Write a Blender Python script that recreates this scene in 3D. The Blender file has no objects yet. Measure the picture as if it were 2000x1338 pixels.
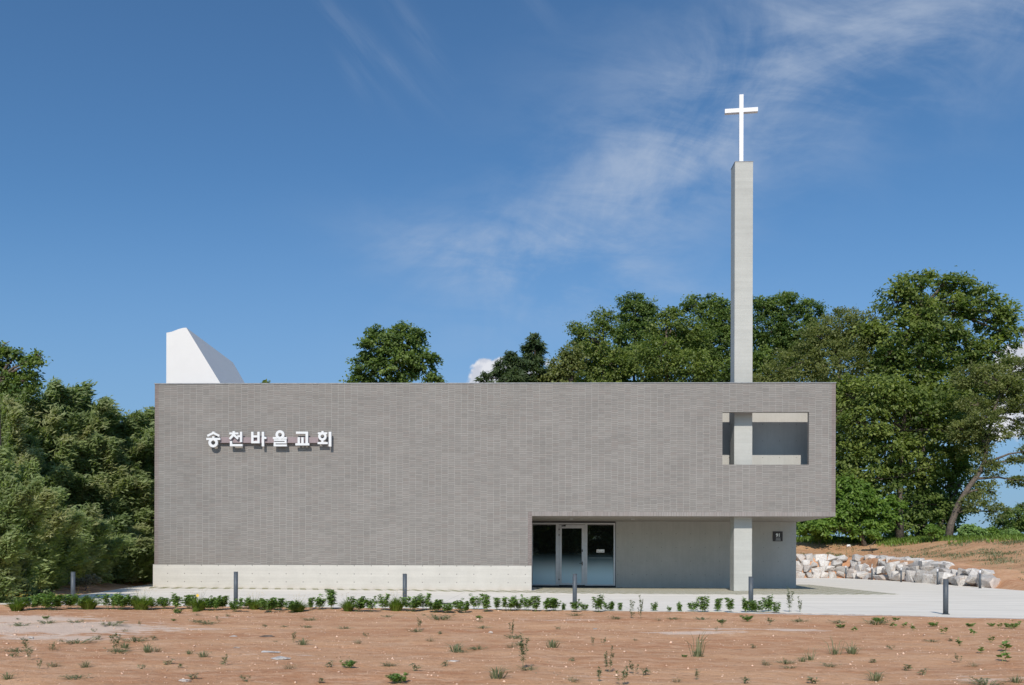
import bpy, bmesh, math, random
import numpy as np
from mathutils import Vector, Matrix
from mathutils.geometry import convex_hull_2d
random.seed(7)
scene = bpy.context.scene
COL = scene.collection
F = 1750.0                                   # focal length in pixels of a 2000 px wide frame
HOR = 1095
CAM = Vector((0.0, -36.0, 1.22))
YAW, ROLL = math.atan(38/F), 0.0028
ROT = Matrix.Rotation(YAW, 3, 'Z') @ Matrix.Rotation(math.pi/2, 3, 'X') @ Matrix.Rotation(ROLL, 3, 'Z')

def ray(px, py): return ROT @ Vector(((px-1000)/F, (HOR-py)/F, -1.0))
def at(px, py, Y):                           # world point on the vertical plane y = Y
    r = ray(px, py); return CAM + r*((Y-CAM.y)/r.y)
def gp(px, py, z=0.0):                       # world point on the level z
    r = ray(px, py); p = CAM + r*((z-CAM.z)/r.z)
    for k in range(4): p = CAM + r*((z+zp(p.x)-CAM.z)/r.z)
    return p
def zp(x): return .0065*max(0.0, 2-x)         # the paved yard rises gently to the left

# ------------------------------------------------------------------ camera, sun, render
cd = bpy.data.cameras.new('camera'); cam = bpy.data.objects.new('camera', cd); COL.objects.link(cam)
cd.sensor_width = 36; cd.lens = 36*F/2000; cd.shift_y = (HOR-669)/2000; cd.clip_end = 2000; cd.clip_start = .1
cam.matrix_world = Matrix.Translation(CAM) @ ROT.to_4x4()
scene.camera = cam
SUN = Vector((-.14, -1, .80)).normalized()
sd = bpy.data.lights.new('sun', 'SUN'); sd.energy = 3.9; sd.angle = math.radians(.5); sd.color = (1, .93, .83)
so = bpy.data.objects.new('sun', sd); COL.objects.link(so)
so.rotation_euler = (-SUN).to_track_quat('-Z', 'Y').to_euler(); so.location = (-10, -40, 40)
scene.view_settings.view_transform = 'Standard'; scene.view_settings.look = 'None'
scene.view_settings.exposure = 0; scene.view_settings.gamma = 1
scene.render.engine = 'CYCLES'
scene.cycles.max_bounces = 8; scene.cycles.diffuse_bounces = 3; scene.cycles.transparent_max_bounces = 8

# ------------------------------------------------------------------ node helpers
class NT:
    def __init__(s, tree): s.t = tree; s.n = tree.nodes; s.l = tree.links
    def node(s, typ, **kw):
        n = s.n.new(typ)
        for k, v in kw.items(): setattr(n, k, v)
        return n
    def put(s, sock, v):
        if isinstance(v, bpy.types.NodeSocket): s.l.new(v, sock)
        elif isinstance(v, (tuple, list)) and len(v) == 3 and sock.type == 'RGBA': sock.default_value = (*v, 1)
        else: sock.default_value = v
    def m(s, op, a, b=0.0, c=None, clamp=False):
        n = s.node('ShaderNodeMath', operation=op); n.use_clamp = clamp
        s.put(n.inputs[0], a); s.put(n.inputs[1], b)
        if c is not None: s.put(n.inputs[2], c)
        return n.outputs[0]
    def mix(s, f, a, b, mode='MIX'):
        n = s.node('ShaderNodeMix', data_type='RGBA', blend_type=mode)
        s.put(n.inputs[0], f); s.put(n.inputs[6], a); s.put(n.inputs[7], b); return n.outputs[2]
    def noise(s, vec, scale, detail=3, rough=.5, dist=0.0):
        n = s.node('ShaderNodeTexNoise'); s.l.new(vec, n.inputs['Vector'])
        n.inputs['Scale'].default_value = scale; n.inputs['Detail'].default_value = detail
        n.inputs['Roughness'].default_value = rough; n.inputs['Distortion'].default_value = dist
        return n.outputs['Fac']
    def ramp(s, v, lo, hi, a=0.0, b=1.0):
        n = s.node('ShaderNodeMapRange'); n.interpolation_type = 'SMOOTHSTEP'
        s.put(n.inputs[0], v)
        for i, x in enumerate((lo, hi, a, b)): n.inputs[i+1].default_value = x
        return n.outputs[0]
    def sep(s, v):
        n = s.node('ShaderNodeSeparateXYZ'); s.l.new(v, n.inputs[0]); return n.outputs
    def comb(s, x, y, z):
        n = s.node('ShaderNodeCombineXYZ')
        for i, v in enumerate((x, y, z)): s.put(n.inputs[i], v)
        return n.outputs[0]
    def vec(s, op, a, b):
        n = s.node('ShaderNodeVectorMath', operation=op); s.put(n.inputs[0], a); s.put(n.inputs[1], b); return n.outputs[0]
    def bump(s, h, strength, dist=.01):
        n = s.node('ShaderNodeBump'); s.l.new(h, n.inputs['Height'])
        n.inputs['Strength'].default_value = strength; n.inputs['Distance'].default_value = dist
        return n.outputs[0]
    def white(s, vec):
        n = s.node('ShaderNodeTexWhiteNoise', noise_dimensions='3D'); s.l.new(vec, n.inputs[0]); return n.outputs['Value']

def material(name, col=(.5, .5, .5), rough=.8, metal=0.0, spec=None):
    m = bpy.data.materials.new(name); m.use_nodes = True
    nt = NT(m.node_tree); b = nt.n['Principled BSDF']
    b.inputs['Base Color'].default_value = (*col, 1); b.inputs['Roughness'].default_value = rough
    b.inputs['Metallic'].default_value = metal
    if spec is not None: b.inputs['Specular IOR Level'].default_value = spec
    return m, nt, b

def wpos(nt): return nt.node('ShaderNodeNewGeometry').outputs['Position']

def simple(name, col, rough=.7, metal=0.0, var=.12, scale=6.0, spec=None):
    m, nt, b = material(name, col, rough, metal, spec)
    n = nt.noise(wpos(nt), scale, 4)
    f = nt.ramp(n, .3, .7)
    nt.put(b.inputs['Base Color'], nt.mix(f, tuple(c*(1-var) for c in col), tuple(min(1, c*(1+var)) for c in col)))
    nt.put(b.inputs['Roughness'], nt.m('MULTIPLY_ADD', n, .2, rough-.1))
    return m

def brick_mat(name, cw, ch, base, mortar, vjoint=.012, hjoint=.008, vertical=False, phase=0.0):
    """stack-bonded long bricks; columns slip against each other at random"""
    m, nt, b = material(name, base, .85, 0, .25)
    g = nt.node('ShaderNodeNewGeometry'); P = nt.sep(g.outputs['Position']); N = nt.sep(g.outputs['True Normal'])
    ax = nt.m('GREATER_THAN', nt.m('ABSOLUTE', N[0]), .5)
    u = nt.m('ADD', nt.m('MULTIPLY', P[0], nt.m('SUBTRACT', 1.0, ax)), nt.m('MULTIPLY', P[1], ax))
    az = nt.m('GREATER_THAN', nt.m('ABSOLUTE', N[2]), .5)
    v = nt.m('ADD', nt.m('MULTIPLY', P[2], nt.m('SUBTRACT', 1.0, az)), nt.m('MULTIPLY', P[1], az))
    us = nt.m('DIVIDE', nt.m('ADD', u, 50+phase), cw); cu = nt.m('FLOOR', us); fu = nt.m('FRACT', us)
    rnd = nt.white(nt.comb(cu, 3.3, 1.1))
    vs = nt.m('ADD', nt.m('DIVIDE', v, ch), 0.0 if vertical else nt.m('MULTIPLY', nt.m('ROUND', nt.m('MULTIPLY', rnd, 3.0)), .33))
    cv = nt.m('FLOOR', vs); fv = nt.m('FRACT', vs)
    r2 = nt.white(nt.comb(cu, cv, 7.7)); r3 = nt.white(nt.comb(cu, cv, 2.1))
    pos = g.outputs['Position']
    patch = nt.noise(nt.vec('MULTIPLY', pos, (.7, .7, 1.4)), .9, 5, .65)
    fine = nt.noise(pos, 26, 3, .7)
    streak = nt.noise(nt.vec('MULTIPLY', pos, (9, 9, 60)), 1.0, 3)
    # distance to the joints in metres
    du = nt.m('MULTIPLY', nt.m('SUBTRACT', .5, nt.m('ABSOLUTE', nt.m('SUBTRACT', fu, .5))), cw)
    dv = nt.m('MULTIPLY', nt.m('SUBTRACT', .5, nt.m('ABSOLUTE', nt.m('SUBTRACT', fv, .5))), ch)
    ju = nt.ramp(du, vjoint*.35, vjoint, 1, 0); jv = nt.ramp(dv, hjoint*.35, hjoint*1.3, 1, 0)
    tone = nt.m('ADD', nt.m('MULTIPLY', nt.m('SUBTRACT', r2, .5), .20), nt.m('MULTIPLY', nt.m('SUBTRACT', patch, .5), .50))
    tone = nt.m('ADD', tone, nt.m('MULTIPLY', nt.m('SUBTRACT', fine, .5), .30))
    tone = nt.m('ADD', tone, nt.m('MULTIPLY', nt.m('SUBTRACT', streak, .5), .34))
    tone = nt.m('ADD', tone, 1.0)
    c = nt.mix(1.0, base, nt.comb(tone, tone, tone), 'MULTIPLY')
    c = nt.mix(nt.m('MULTIPLY', nt.ramp(r3, .55, 1.0), .35), c, tuple(x*f for x, f in zip(base, (1.02, .93, .91))))
    vis = nt.ramp(nt.noise(pos, .55, 3, .6), .34, .62, .12, .75)
    c = nt.mix(nt.m('MULTIPLY', ju, vis), c, mortar)
    c = nt.mix(nt.m('MULTIPLY', jv, nt.m('MULTIPLY_ADD', r2, .45, .5)), c, tuple(x*.52 for x in base))
    nt.put(b.inputs['Base Color'], c)
    h = nt.m('SUBTRACT', nt.m('MULTIPLY_ADD', fine, .3, 1.0), nt.m('MAXIMUM', nt.m('MULTIPLY', ju, .6), jv))
    h = nt.m('ADD', h, nt.m('MULTIPLY', r3, .35))
    nt.put(b.inputs['Normal'], nt.bump(h, .55, .006))
    return m

def concrete_mat(name, base, tie=None, boards=0, stain=0.0, vertical=True):
    m, nt, b = material(name, base, .75, 0, .35)
    pos = wpos(nt); P = nt.sep(pos)
    n1 = nt.noise(pos, 1.3, 5, .6); n2 = nt.noise(pos, 16, 4, .6)
    st = nt.noise(nt.vec('MULTIPLY', pos, (14, 14, .8) if vertical else (.6, .6, 14)), 1.0, 3)
    tone = nt.m('ADD', nt.m('MULTIPLY', nt.m('SUBTRACT', n1, .5), .26), nt.m('MULTIPLY', nt.m('SUBTRACT', n2, .5), .16))
    tone = nt.m('ADD', nt.m('ADD', tone, nt.m('MULTIPLY', nt.m('SUBTRACT', st, .5), .16)), 1.0)
    c = nt.mix(1.0, base, nt.comb(tone, tone, tone), 'MULTIPLY')
    h = nt.m('ADD', nt.m('MULTIPLY', n2, .4), nt.m('MULTIPLY', st, .3))
    if boards:
        fb = nt.m('FRACT', nt.m('DIVIDE', P[2], boards))
        line = nt.ramp(fb, .0, .06, 1, 0)
        c = nt.mix(nt.m('MULTIPLY', line, .22), c, tuple(x*.6 for x in base))
        rb = nt.white(nt.comb(nt.m('FLOOR', nt.m('DIVIDE', P[2], boards)), 1.0, 2.0))
        tb = nt.m('MULTIPLY_ADD', rb, .07, .965)
        c = nt.mix(1.0, c, nt.comb(tb, tb, tb), 'MULTIPLY')
    if tie:
        sx, sz, ox, oz, rad = tie
        fx = nt.m('SUBTRACT', nt.m('FRACT', nt.m('DIVIDE', nt.m('ADD', P[0], 60*sx-ox), sx)), .5)
        fz = nt.m('SUBTRACT', nt.m('FRACT', nt.m('DIVIDE', nt.m('ADD', P[2], 20*sz-oz), sz)), .5)
        d = nt.m('SQRT', nt.m('ADD', nt.m('POWER', nt.m('MULTIPLY', fx, sx), 2.0), nt.m('POWER', nt.m('MULTIPLY', fz, sz), 2.0)))
        dot = nt.ramp(d, rad*.6, rad, 1, 0)
        halo = nt.ramp(d, rad, rad*2.2, 1, 0)
        c = nt.mix(nt.m('MULTIPLY', halo, .10), c, tuple(min(1, x*1.15) for x in base))
        c = nt.mix(nt.m('MULTIPLY', dot, .75), c, tuple(x*.35 for x in base))
        h = nt.m('SUBTRACT', h, nt.m('MULTIPLY', dot, 2.0))
    if stain:
        f = nt.m('MULTIPLY', nt.ramp(nt.m('ADD', P[2], nt.m('MULTIPLY', n1, .3)), .10, .42, 1, 0), stain)
        c = nt.mix(f, c, (.52, .36, .25))
    nt.put(b.inputs['Base Color'], c)
    nt.put(b.inputs['Normal'], nt.bump(h, .25, .004))
    return m

def leaf_mat(name, dark, light, trans=.42, rough=.5, hue=None):
    m, nt, b = material(name, dark, rough, 0, .35)
    at_ = nt.node('ShaderNodeAttribute', attribute_name='tint')
    n = nt.noise(wpos(nt), .35, 3)
    f = nt.m('ADD', nt.m('MULTIPLY', at_.outputs['Fac'], .75), nt.m('MULTIPLY', nt.m('SUBTRACT', n, .5), .8), clamp=True)
    c = nt.mix(f, dark, light)
    if hue: c = nt.mix(nt.ramp(nt.noise(wpos(nt), .6, 2), .5, .68, 0, .6), c, hue)
    nt.put(b.inputs['Base Color'], c)
    tr = nt.node('ShaderNodeBsdfTranslucent'); nt.put(tr.inputs[0], nt.mix(1.0, c, (1.5, 1.7, .7), 'MULTIPLY'))
    mx = nt.node('ShaderNodeMixShader'); mx.inputs[0].default_value = trans
    nt.l.new(b.outputs[0], mx.inputs[1]); nt.l.new(tr.outputs[0], mx.inputs[2])
    nt.l.new(mx.outputs[0], nt.n['Material Output'].inputs[0])
    return m

M = {}
BR = (.247, .231, .217)
M['brick'] = brick_mat('grey_brick', .262, .072, BR, (.37, .36, .34))
M['header'] = brick_mat('header_brick', .145, .072, (.225, .19, .18), (.30, .28, .27), vertical=True, phase=-.03)
M['soldier'] = brick_mat('soldier_brick', .066, .30, (.245, .22, .21), (.37, .355, .34), vjoint=.013, vertical=True)
M['plinth'] = concrete_mat('plinth_concrete', (.53, .507, .47), tie=(.69, .33, .10, .50, .030), boards=.11, stain=.18, vertical=False)
M['wall_concrete'] = concrete_mat('wall_concrete', (.45, .445, .425), tie=(.66, .62, .30, .29, .024))
M['court_concrete'] = concrete_mat('court_concrete', (.47, .465, .44), tie=(.70, .70, .25, .33, .024))
M['tower_concrete'] = concrete_mat('tower_concrete', (.44, .44, .415), boards=.14, vertical=False)
M['soffit'] = simple('soffit_render', (.34, .31, .29), .8)
M['white_render'] = simple('white_render', (.67, .655, .65), .6, var=.015, scale=2)
M['roof'] = simple('roof_sheet', (.35, .35, .35), .8)
M['white_metal'] = simple('white_metal', (.68, .68, .71), .4, var=.04)
M['coping'] = simple('coping_metal', (.27, .265, .27), .45, .5)
M['aluminium'] = simple('aluminium_frame', (.52, .53, .55), .4, .35, var=.05)
M['dark_metal'] = simple('dark_hardware', (.03, .03, .035), .4, .5)
M['bollard'] = simple('bollard_paint', (.075, .090, .108), .55, 0.0, var=.12, scale=12)
M['letter'] = simple('letter_acrylic', (.68, .68, .69), .35, var=.02)
M['rail'] = simple('mauve_rail', (.26, .20, .21), .5, var=.06)
M['plaque'] = simple('plaque_brown', (.022, .015, .015), .35, var=.2)
M['paper'] = simple('paper_white', (.9, .9, .89), .6, var=.05)
M['bark'] = simple('bark', (.12, .095, .075), .9, var=.4, scale=9)
M['bark_light'] = simple('grey_bark', (.25, .20, .165), .9, var=.35, scale=7)
M['culm'] = simple('bamboo_culm', (.20, .22, .09), .5, var=.3)
M['stem'] = simple('plant_stem', (.13, .17, .07), .7, var=.2)
M['flower'] = simple('yellow_petals', (.75, .50, .07), .7, var=.2)
M['litter'] = simple('white_litter', (.8, .8, .8), .5)
M['oak'] = leaf_mat('broad_leaves', (.066, .108, .022), (.30, .35, .09))
M['oak2'] = leaf_mat('deep_leaves', (.060, .108, .026), (.25, .32, .085))
M['olive'] = leaf_mat('olive_leaves', (.10, .125, .034), (.29, .31, .11))
M['fir'] = leaf_mat('fir_needles', (0.046, 0.078, 0.033), (0.130, 0.169, 0.072))
M['bright'] = leaf_mat('fresh_leaves', (0.088, 0.163, 0.027), (0.250, 0.362, 0.075))
M['bamboo'] = leaf_mat('bamboo_leaves', (.110, .155, .055), (.37, .43, .19), hue=(.38, .36, .19))
M['bush'] = leaf_mat('bush_leaves', (.115, .20, .05), (.31, .44, .14), .25)
M['grass'] = leaf_mat('grass_blades', (0.103, 0.172, 0.029), (0.253, 0.345, 0.069), .3)
M['weed'] = leaf_mat('weed_leaves', (.13, .16, .085), (.27, .29, .17), .25)
M['dryweed'] = leaf_mat('dry_weed', (.20, .17, .10), (.34, .30, .20), .2)

def glass_mat():
    m, nt, b = material('door_glass', (.012, .014, .014), .02)
    P = nt.sep(wpos(nt))
    b.inputs['IOR'].default_value = 1.9
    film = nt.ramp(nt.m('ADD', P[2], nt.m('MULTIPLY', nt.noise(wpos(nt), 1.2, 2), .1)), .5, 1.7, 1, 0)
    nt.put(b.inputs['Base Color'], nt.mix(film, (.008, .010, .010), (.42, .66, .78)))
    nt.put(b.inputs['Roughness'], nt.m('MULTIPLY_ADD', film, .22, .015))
    w = nt.noise(wpos(nt), 1.3, 1)
    nt.put(b.inputs['Normal'], nt.bump(w, .12, .02))
    return m
M['glass'] = glass_mat()

def ground_mat():
    m, nt, b = material('red_earth', (.45, .26, .16), .95, 0, .15)
    pos = wpos(nt)
    pale = nt.node('ShaderNodeAttribute', attribute_name='pale').outputs['Fac']
    green = nt.node('ShaderNodeAttribute', attribute_name='green').outputs['Fac']
    n0 = nt.noise(nt.vec('MULTIPLY', pos, (.5, 1.6, 1)), .45, 5, .65)
    n1 = nt.noise(nt.vec('MULTIPLY', pos, (1, 2.2, 1)), 2.2, 6, .7, .4)
    n2 = nt.noise(pos, 30, 4, .7)
    n3 = nt.noise(pos, 9, 5, .75)
    c = nt.mix(nt.ramp(n0, .35, .65), (.515, .257, .137), (.665, .387, .222))
    c = nt.mix(nt.ramp(n1, .42, .68, 0, .75), c, (.72, .47, .31))
    c = nt.mix(nt.ramp(n3, .30, .48, .55, 0), c, (.30, .14, .08))
    vo = nt.node('ShaderNodeTexVoronoi', feature='F1'); nt.l.new(nt.vec('MULTIPLY', pos, (1, 1.3, 1)), vo.inputs['Vector']); vo.inputs['Scale'].default_value = 26
    peb = nt.m('MULTIPLY', nt.ramp(vo.outputs['Distance'], .16, .26, 1, 0), nt.ramp(nt.noise(pos, 2.3, 4), .48, .62))
    c = nt.mix(nt.m('MULTIPLY', peb, .5), c, (.68, .48, .34))
    c = nt.mix(nt.m('MULTIPLY', nt.ramp(nt.m('ADD', pale, nt.m('MULTIPLY', nt.m('SUBTRACT', n1, .5), 1.3)), .35, .65), .8), c, (.78, .63, .52))
    c = nt.mix(nt.m('MULTIPLY', nt.ramp(n2, .3, .7), .35), c, nt.mix(1.0, c, (.72, .70, .68), 'MULTIPLY'))
    c = nt.mix(nt.ramp(nt.m('ADD', green, nt.m('MULTIPLY', nt.m('SUBTRACT', n3, .5), .8)), .35, .65), c, (.085, .115, .035))
    nt.put(b.inputs['Base Color'], c)
    h = nt.m('ADD', nt.m('MULTIPLY', n2, .5), nt.m('ADD', nt.m('MULTIPLY', n3, 1.3), nt.m('MULTIPLY', peb, .5)))
    nt.put(b.inputs['Normal'], nt.bump(h, .75, .035))
    return m
M['earth'] = ground_mat()

def pave_mat():
    m, nt, b = material('pavement_concrete', (.66, .64, .59), .8, 0, .25)
    pos = wpos(nt)
    n1 = nt.noise(nt.vec('MULTIPLY', pos, (.35, 1.5, 1)), .8, 5, .6)
    n2 = nt.noise(nt.vec('MULTIPLY', pos, (.6, 5, 1)), 3, 3)
    n3 = nt.noise(pos, 40, 3)
    c = nt.mix(nt.ramp(n1, .3, .7), (.74, .69, .605), (.86, .80, .71))
    c = nt.mix(nt.ramp(n2, .55, .75, 0, .30), c, (.53, .51, .47))
    c = nt.mix(nt.ramp(n3, .55, .8, 0, .25), c, (.50, .46, .42))
    c = nt.mix(nt.m('MULTIPLY', nt.ramp(nt.noise(pos, .35, 5, .7), .58, .76), .35), c, (.62, .52, .42))
    P = nt.sep(pos)
    jx = nt.m('ABSOLUTE', nt.m('SUBTRACT', nt.m('FRACT', nt.m('DIVIDE', nt.m('ADD', P[0], 100.0), 5.0)), .5))
    c = nt.mix(nt.m('MULTIPLY', nt.ramp(jx, 0.0, .003, 1, 0), .6), c, (.30, .28, .26))
    nt.put(b.inputs['Base Color'], c); nt.put(b.inputs['Normal'], nt.bump(n3, .2, .004))
    return m
M['pave'] = pave_mat()

def paver_mat():
    m, nt, b = material('grass_pavers', (.5, .47, .4), .9, 0, .2)
    pos = wpos(nt); P = nt.sep(pos)
    u = nt.m('ADD', P[0], nt.m('MULTIPLY', P[1], .28))
    fu = nt.m('ABSOLUTE', nt.m('SUBTRACT', nt.m('FRACT', nt.m('DIVIDE', nt.m('ADD', u, 60.0), .5)), .5))
    fv = nt.m('ABSOLUTE', nt.m('SUBTRACT', nt.m('FRACT', nt.m('DIVIDE', nt.m('ADD', P[1], 40.0), .62)), .5))
    n = nt.noise(pos, 12, 3); n2 = nt.noise(pos, .7, 3)
    cell = nt.m('MULTIPLY', nt.ramp(nt.m('ADD', fu, nt.m('MULTIPLY', n, .1)), .24, .34, 1, 0), nt.ramp(nt.m('ADD', fv, nt.m('MULTIPLY', n, .1)), .40, .48, 1, 0))
    g = nt.mix(nt.ramp(n, .35, .65), (.16, .17, .07), (.33, .30, .17))
    cell = nt.m('MAXIMUM', cell, nt.ramp(n2, .62, .72, 0, .8))
    c = nt.mix(cell, nt.mix(nt.ramp(n, .3, .7), (.50, .46, .38), (.62, .59, .52)), g)
    nt.put(b.inputs['Base Color'], c)
    return m
M['paver'] = paver_mat()

def rock_mat():
    m, nt, b = material('granite', (.5, .46, .42), .85, 0, .3)
    pos = wpos(nt)
    n1 = nt.noise(pos, 1.7, 4, .6); n2 = nt.noise(pos, 11, 5, .7); n3 = nt.noise(pos, 4, 3, .6, 1.0)
    c = nt.mix(nt.ramp(n1, .35, .65), (.62, .59, .56), (.74, .71, .67))
    c = nt.mix(nt.ramp(n3, .52, .66, 0, .5), c, (.50, .36, .27))
    c = nt.mix(nt.ramp(n2, .35, .6, .4, 0), c, (.30, .28, .26))
    oi = nt.node('ShaderNodeObjectInfo').outputs['Random']
    tn = nt.m('MULTIPLY_ADD', oi, .42, .70); c = nt.mix(1.0, c, nt.comb(tn, tn, tn), 'MULTIPLY')
    c = nt.mix(nt.m('MULTIPLY', nt.ramp(nt.m('FRACT', nt.m('MULTIPLY', oi, 7.3)), .5, 1.0), .4), c, (.52, .40, .32))
    nt.put(b.inputs['Base Color'], c); nt.put(b.inputs['Normal'], nt.bump(nt.m('ADD', n2, nt.noise(pos, 3.0, 5, .6)), .9, .06))
    return m
M['rock'] = rock_mat()

# ------------------------------------------------------------------ object helpers
def tag(o, label=None, cat=None, group=None, kind=None):
    if label: o['label'] = label
    if cat: o['category'] = cat
    if group: o['group'] = group
    if kind: o['kind'] = kind
    return o
def empty(name, loc, label, cat, group=None):
    o = bpy.data.objects.new(name, None); COL.objects.link(o); o.location = loc; o.empty_display_size = .3
    return tag(o, label, cat, group)
def link_mesh(name, me, mat, parent=None, loc=None, smooth=False):
    o = bpy.data.objects.new(name, me); COL.objects.link(o)
    if mat: me.materials.append(mat)
    if parent is not None:
        o.parent = parent
    if loc is not None: o.location = loc
    if smooth:
        me.polygons.foreach_set('use_smooth', [True]*len(me.polygons))
    return o
def off(parent):                      # total location of a parent chain (none is rotated when this is used)
    v = Vector((0, 0, 0))
    while parent is not None: v += parent.location; parent = parent.parent
    return v
class MB:
    """collects shapes in world coordinates; build() links them as one mesh object"""
    def __init__(s): s.v = []; s.f = []
    def box(s, x0, x1, y0, y1, z0, z1):
        i = len(s.v)
        s.v += [(x, y, z) for z in (z0, z1) for x, y in ((x0, y0), (x1, y0), (x1, y1), (x0, y1))]
        s.f += [tuple(i+k for k in q) for q in ((3, 2, 1, 0), (4, 5, 6, 7), (0, 1, 5, 4), (1, 2, 6, 5), (2, 3, 7, 6), (3, 0, 4, 7))]
        return s
    def prism(s, pts, y0, y1):        # outline in x,z extruded along y
        a = sum(pts[k][0]*pts[(k+1) % len(pts)][1]-pts[(k+1) % len(pts)][0]*pts[k][1] for k in range(len(pts)))
        if a < 0: pts = pts[::-1]
        i = len(s.v); n = len(pts)
        s.v += [(x, y0, z) for x, z in pts]+[(x, y1, z) for x, z in pts]
        s.f.append(tuple(range(i, i+n))); s.f.append(tuple(range(i+2*n-1, i+n-1, -1)))
        for k in range(n):
            j = (k+1) % n; s.f.append((i+j, i+k, i+n+k, i+n+j))
        return s
    def slab(s, pts, z0, z1):         # outline in x,y extruded along z
        a = sum(pts[k][0]*pts[(k+1) % len(pts)][1]-pts[(k+1) % len(pts)][0]*pts[k][1] for k in range(len(pts)))
        if a < 0: pts = pts[::-1]
        i = len(s.v); n = len(pts)
        s.v += [(x, y, z0) for x, y in pts]+[(x, y, z1) for x, y in pts]
        s.f.append(tuple(range(i+n-1, i-1, -1))); s.f.append(tuple(range(i+n, i+2*n)))
        for k in range(n):
            j = (k+1) % n; s.f.append((i+k, i+j, i+n+j, i+n+k))
        return s
    def quad(s, *p):
        i = len(s.v); s.v += [tuple(q) for q in p]; s.f.append(tuple(range(i, i+len(p)))); return s
    def tube(s, pts, rad, n=8, cap=True):
        pts = [Vector(p) for p in pts]; i0 = len(s.v)
        for k, p in enumerate(pts):
            d = (pts[min(k+1, len(pts)-1)]-pts[max(k-1, 0)]).normalized()
            a = d.orthogonal().normalized() if abs(d.z) < .99 else Vector((1, 0, 0))
            if k and abs(d.z) < .999: a = (pa - d*pa.dot(d)).normalized()
            pa = a; b = d.cross(a)
            r = rad[k] if hasattr(rad, '__len__') else rad
            for j in range(n):
                t = 2*math.pi*j/n; s.v.append(tuple(p+(a*math.cos(t)+b*math.sin(t))*r))
        for k in range(len(pts)-1):
            for j in range(n):
                a0 = i0+k*n+j; a1 = i0+k*n+(j+1) % n; s.f.append((a0, a1, a1+n, a0+n))
        if cap:
            s.f.append(tuple(i0+j for j in range(n-1, -1, -1))); e = i0+(len(pts)-1)*n
            s.f.append(tuple(e+j for j in range(n)))
        return s
    def ring(s, cx, cz, r0, r1, y0, y1, n=28):
        i = len(s.v)
        for y in (y0, y1):
            for r in (r0, r1):
                for k in range(n):
                    t = 2*math.pi*k/n; s.v.append((cx+r*math.cos(t), y, cz+r*math.sin(t)))
        for k in range(n):
            j = (k+1) % n
            s.f += [(i+k, i+n+k, i+n+j, i+j), (i+2*n+k, i+2*n+j, i+3*n+j, i+3*n+k),
                    (i+n+k, i+3*n+k, i+3*n+j, i+n+j), (i+k, i+j, i+2*n+j, i+2*n+k)]
        return s
    def build(s, name, mat, parent=None, smooth=False, loc=None):
        o0 = off(parent)
        L = Vector(loc) if loc is not None else None
        base = o0 if parent is not None else (L or Vector((0, 0, 0)))
        me = bpy.data.meshes.new(name)
        me.from_pydata([(v[0]-base.x, v[1]-base.y, v[2]-base.z) for v in s.v], [], s.f); me.update()
        return link_mesh(name, me, mat, parent, L if parent is None else None, smooth)
    def bevel(s, name, mat, w, parent=None, seg=2, loc=None):
        o = s.build(name, mat, parent, loc=loc)
        bm = bmesh.new(); bm.from_mesh(o.data)
        bmesh.ops.bevel(bm, geom=bm.edges[:], offset=w, segments=seg, affect='EDGES', clamp_overlap=True)
        bm.to_mesh(o.data); bm.free(); return o

def quads_mesh(name, V, tint=None):
    """V: (N,4,3) array -> mesh of N quads with a per-face tint"""
    n = len(V); me = bpy.data.meshes.new(name)
    me.vertices.add(n*4); me.vertices.foreach_set('co', V.reshape(-1).astype(np.float32))
    me.loops.add(n*4); me.loops.foreach_set('vertex_index', np.arange(n*4, dtype=np.int32))
    me.polygons.add(n); me.polygons.foreach_set('loop_start', np.arange(0, n*4, 4, dtype=np.int32))
    me.update(calc_edges=True)
    a = me.attributes.new('tint', 'FLOAT', 'FACE')
    a.data.foreach_set('value', (np.random.rand(n) if tint is None else tint).astype(np.float32))
    return me
def unit(a): return a/np.maximum(np.linalg.norm(a, axis=-1, keepdims=True), 1e-9)
def leaves(C, T, Nrm, L, W):
    """leaf quads: centre C, long axis T, rough normal Nrm"""
    T = unit(T); B = unit(np.cross(Nrm, T)); L = np.asarray(L).reshape(-1, 1); W = np.asarray(W).reshape(-1, 1)
    N2 = np.cross(T, B)
    return np.stack([C-T*L/2, C+B*W/2-T*L*.08+N2*W*.12, C+T*L/2, C-B*W/2-T*L*.08+N2*W*.12], 1)
def blades(base, tip, mid, W):
    """bent grass blades, two quads each"""
    d = unit(tip-base); up = np.tile([[0, 0, 1.0]], (len(base), 1))
    side = unit(np.cross(d, up)+np.random.randn(len(base), 3)*.15); W = np.asarray(W).reshape(-1, 1)
    q1 = np.stack([base-side*W/2, base+side*W/2, mid+side*W*.45, mid-side*W*.45], 1)
    q2 = np.stack([mid-side*W*.45, mid+side*W*.45, tip+side*W*.06, tip-side*W*.06], 1)
    return np.concatenate([q1, q2])
def dup(root, loc, rotz=0.0, scale=1.0):
    r = root.copy(); COL.objects.link(r); r.location = loc; r.rotation_euler = (0, 0, rotz); r.scale = (scale,)*3
    for ch in root.children:
        c = ch.copy(); COL.objects.link(c); c.parent = r
    return r
ORD = ['first', 'second', 'third', 'fourth', 'fifth', 'sixth', 'seventh', 'eighth', 'ninth', 'tenth', 'eleventh', 'twelfth',
       'thirteenth', 'fourteenth', 'fifteenth', 'sixteenth', 'seventeenth', 'eighteenth', 'nineteenth', 'twentieth',
       'twenty-first', 'twenty-second', 'twenty-third', 'twenty-fourth', 'twenty-fifth']

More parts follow.
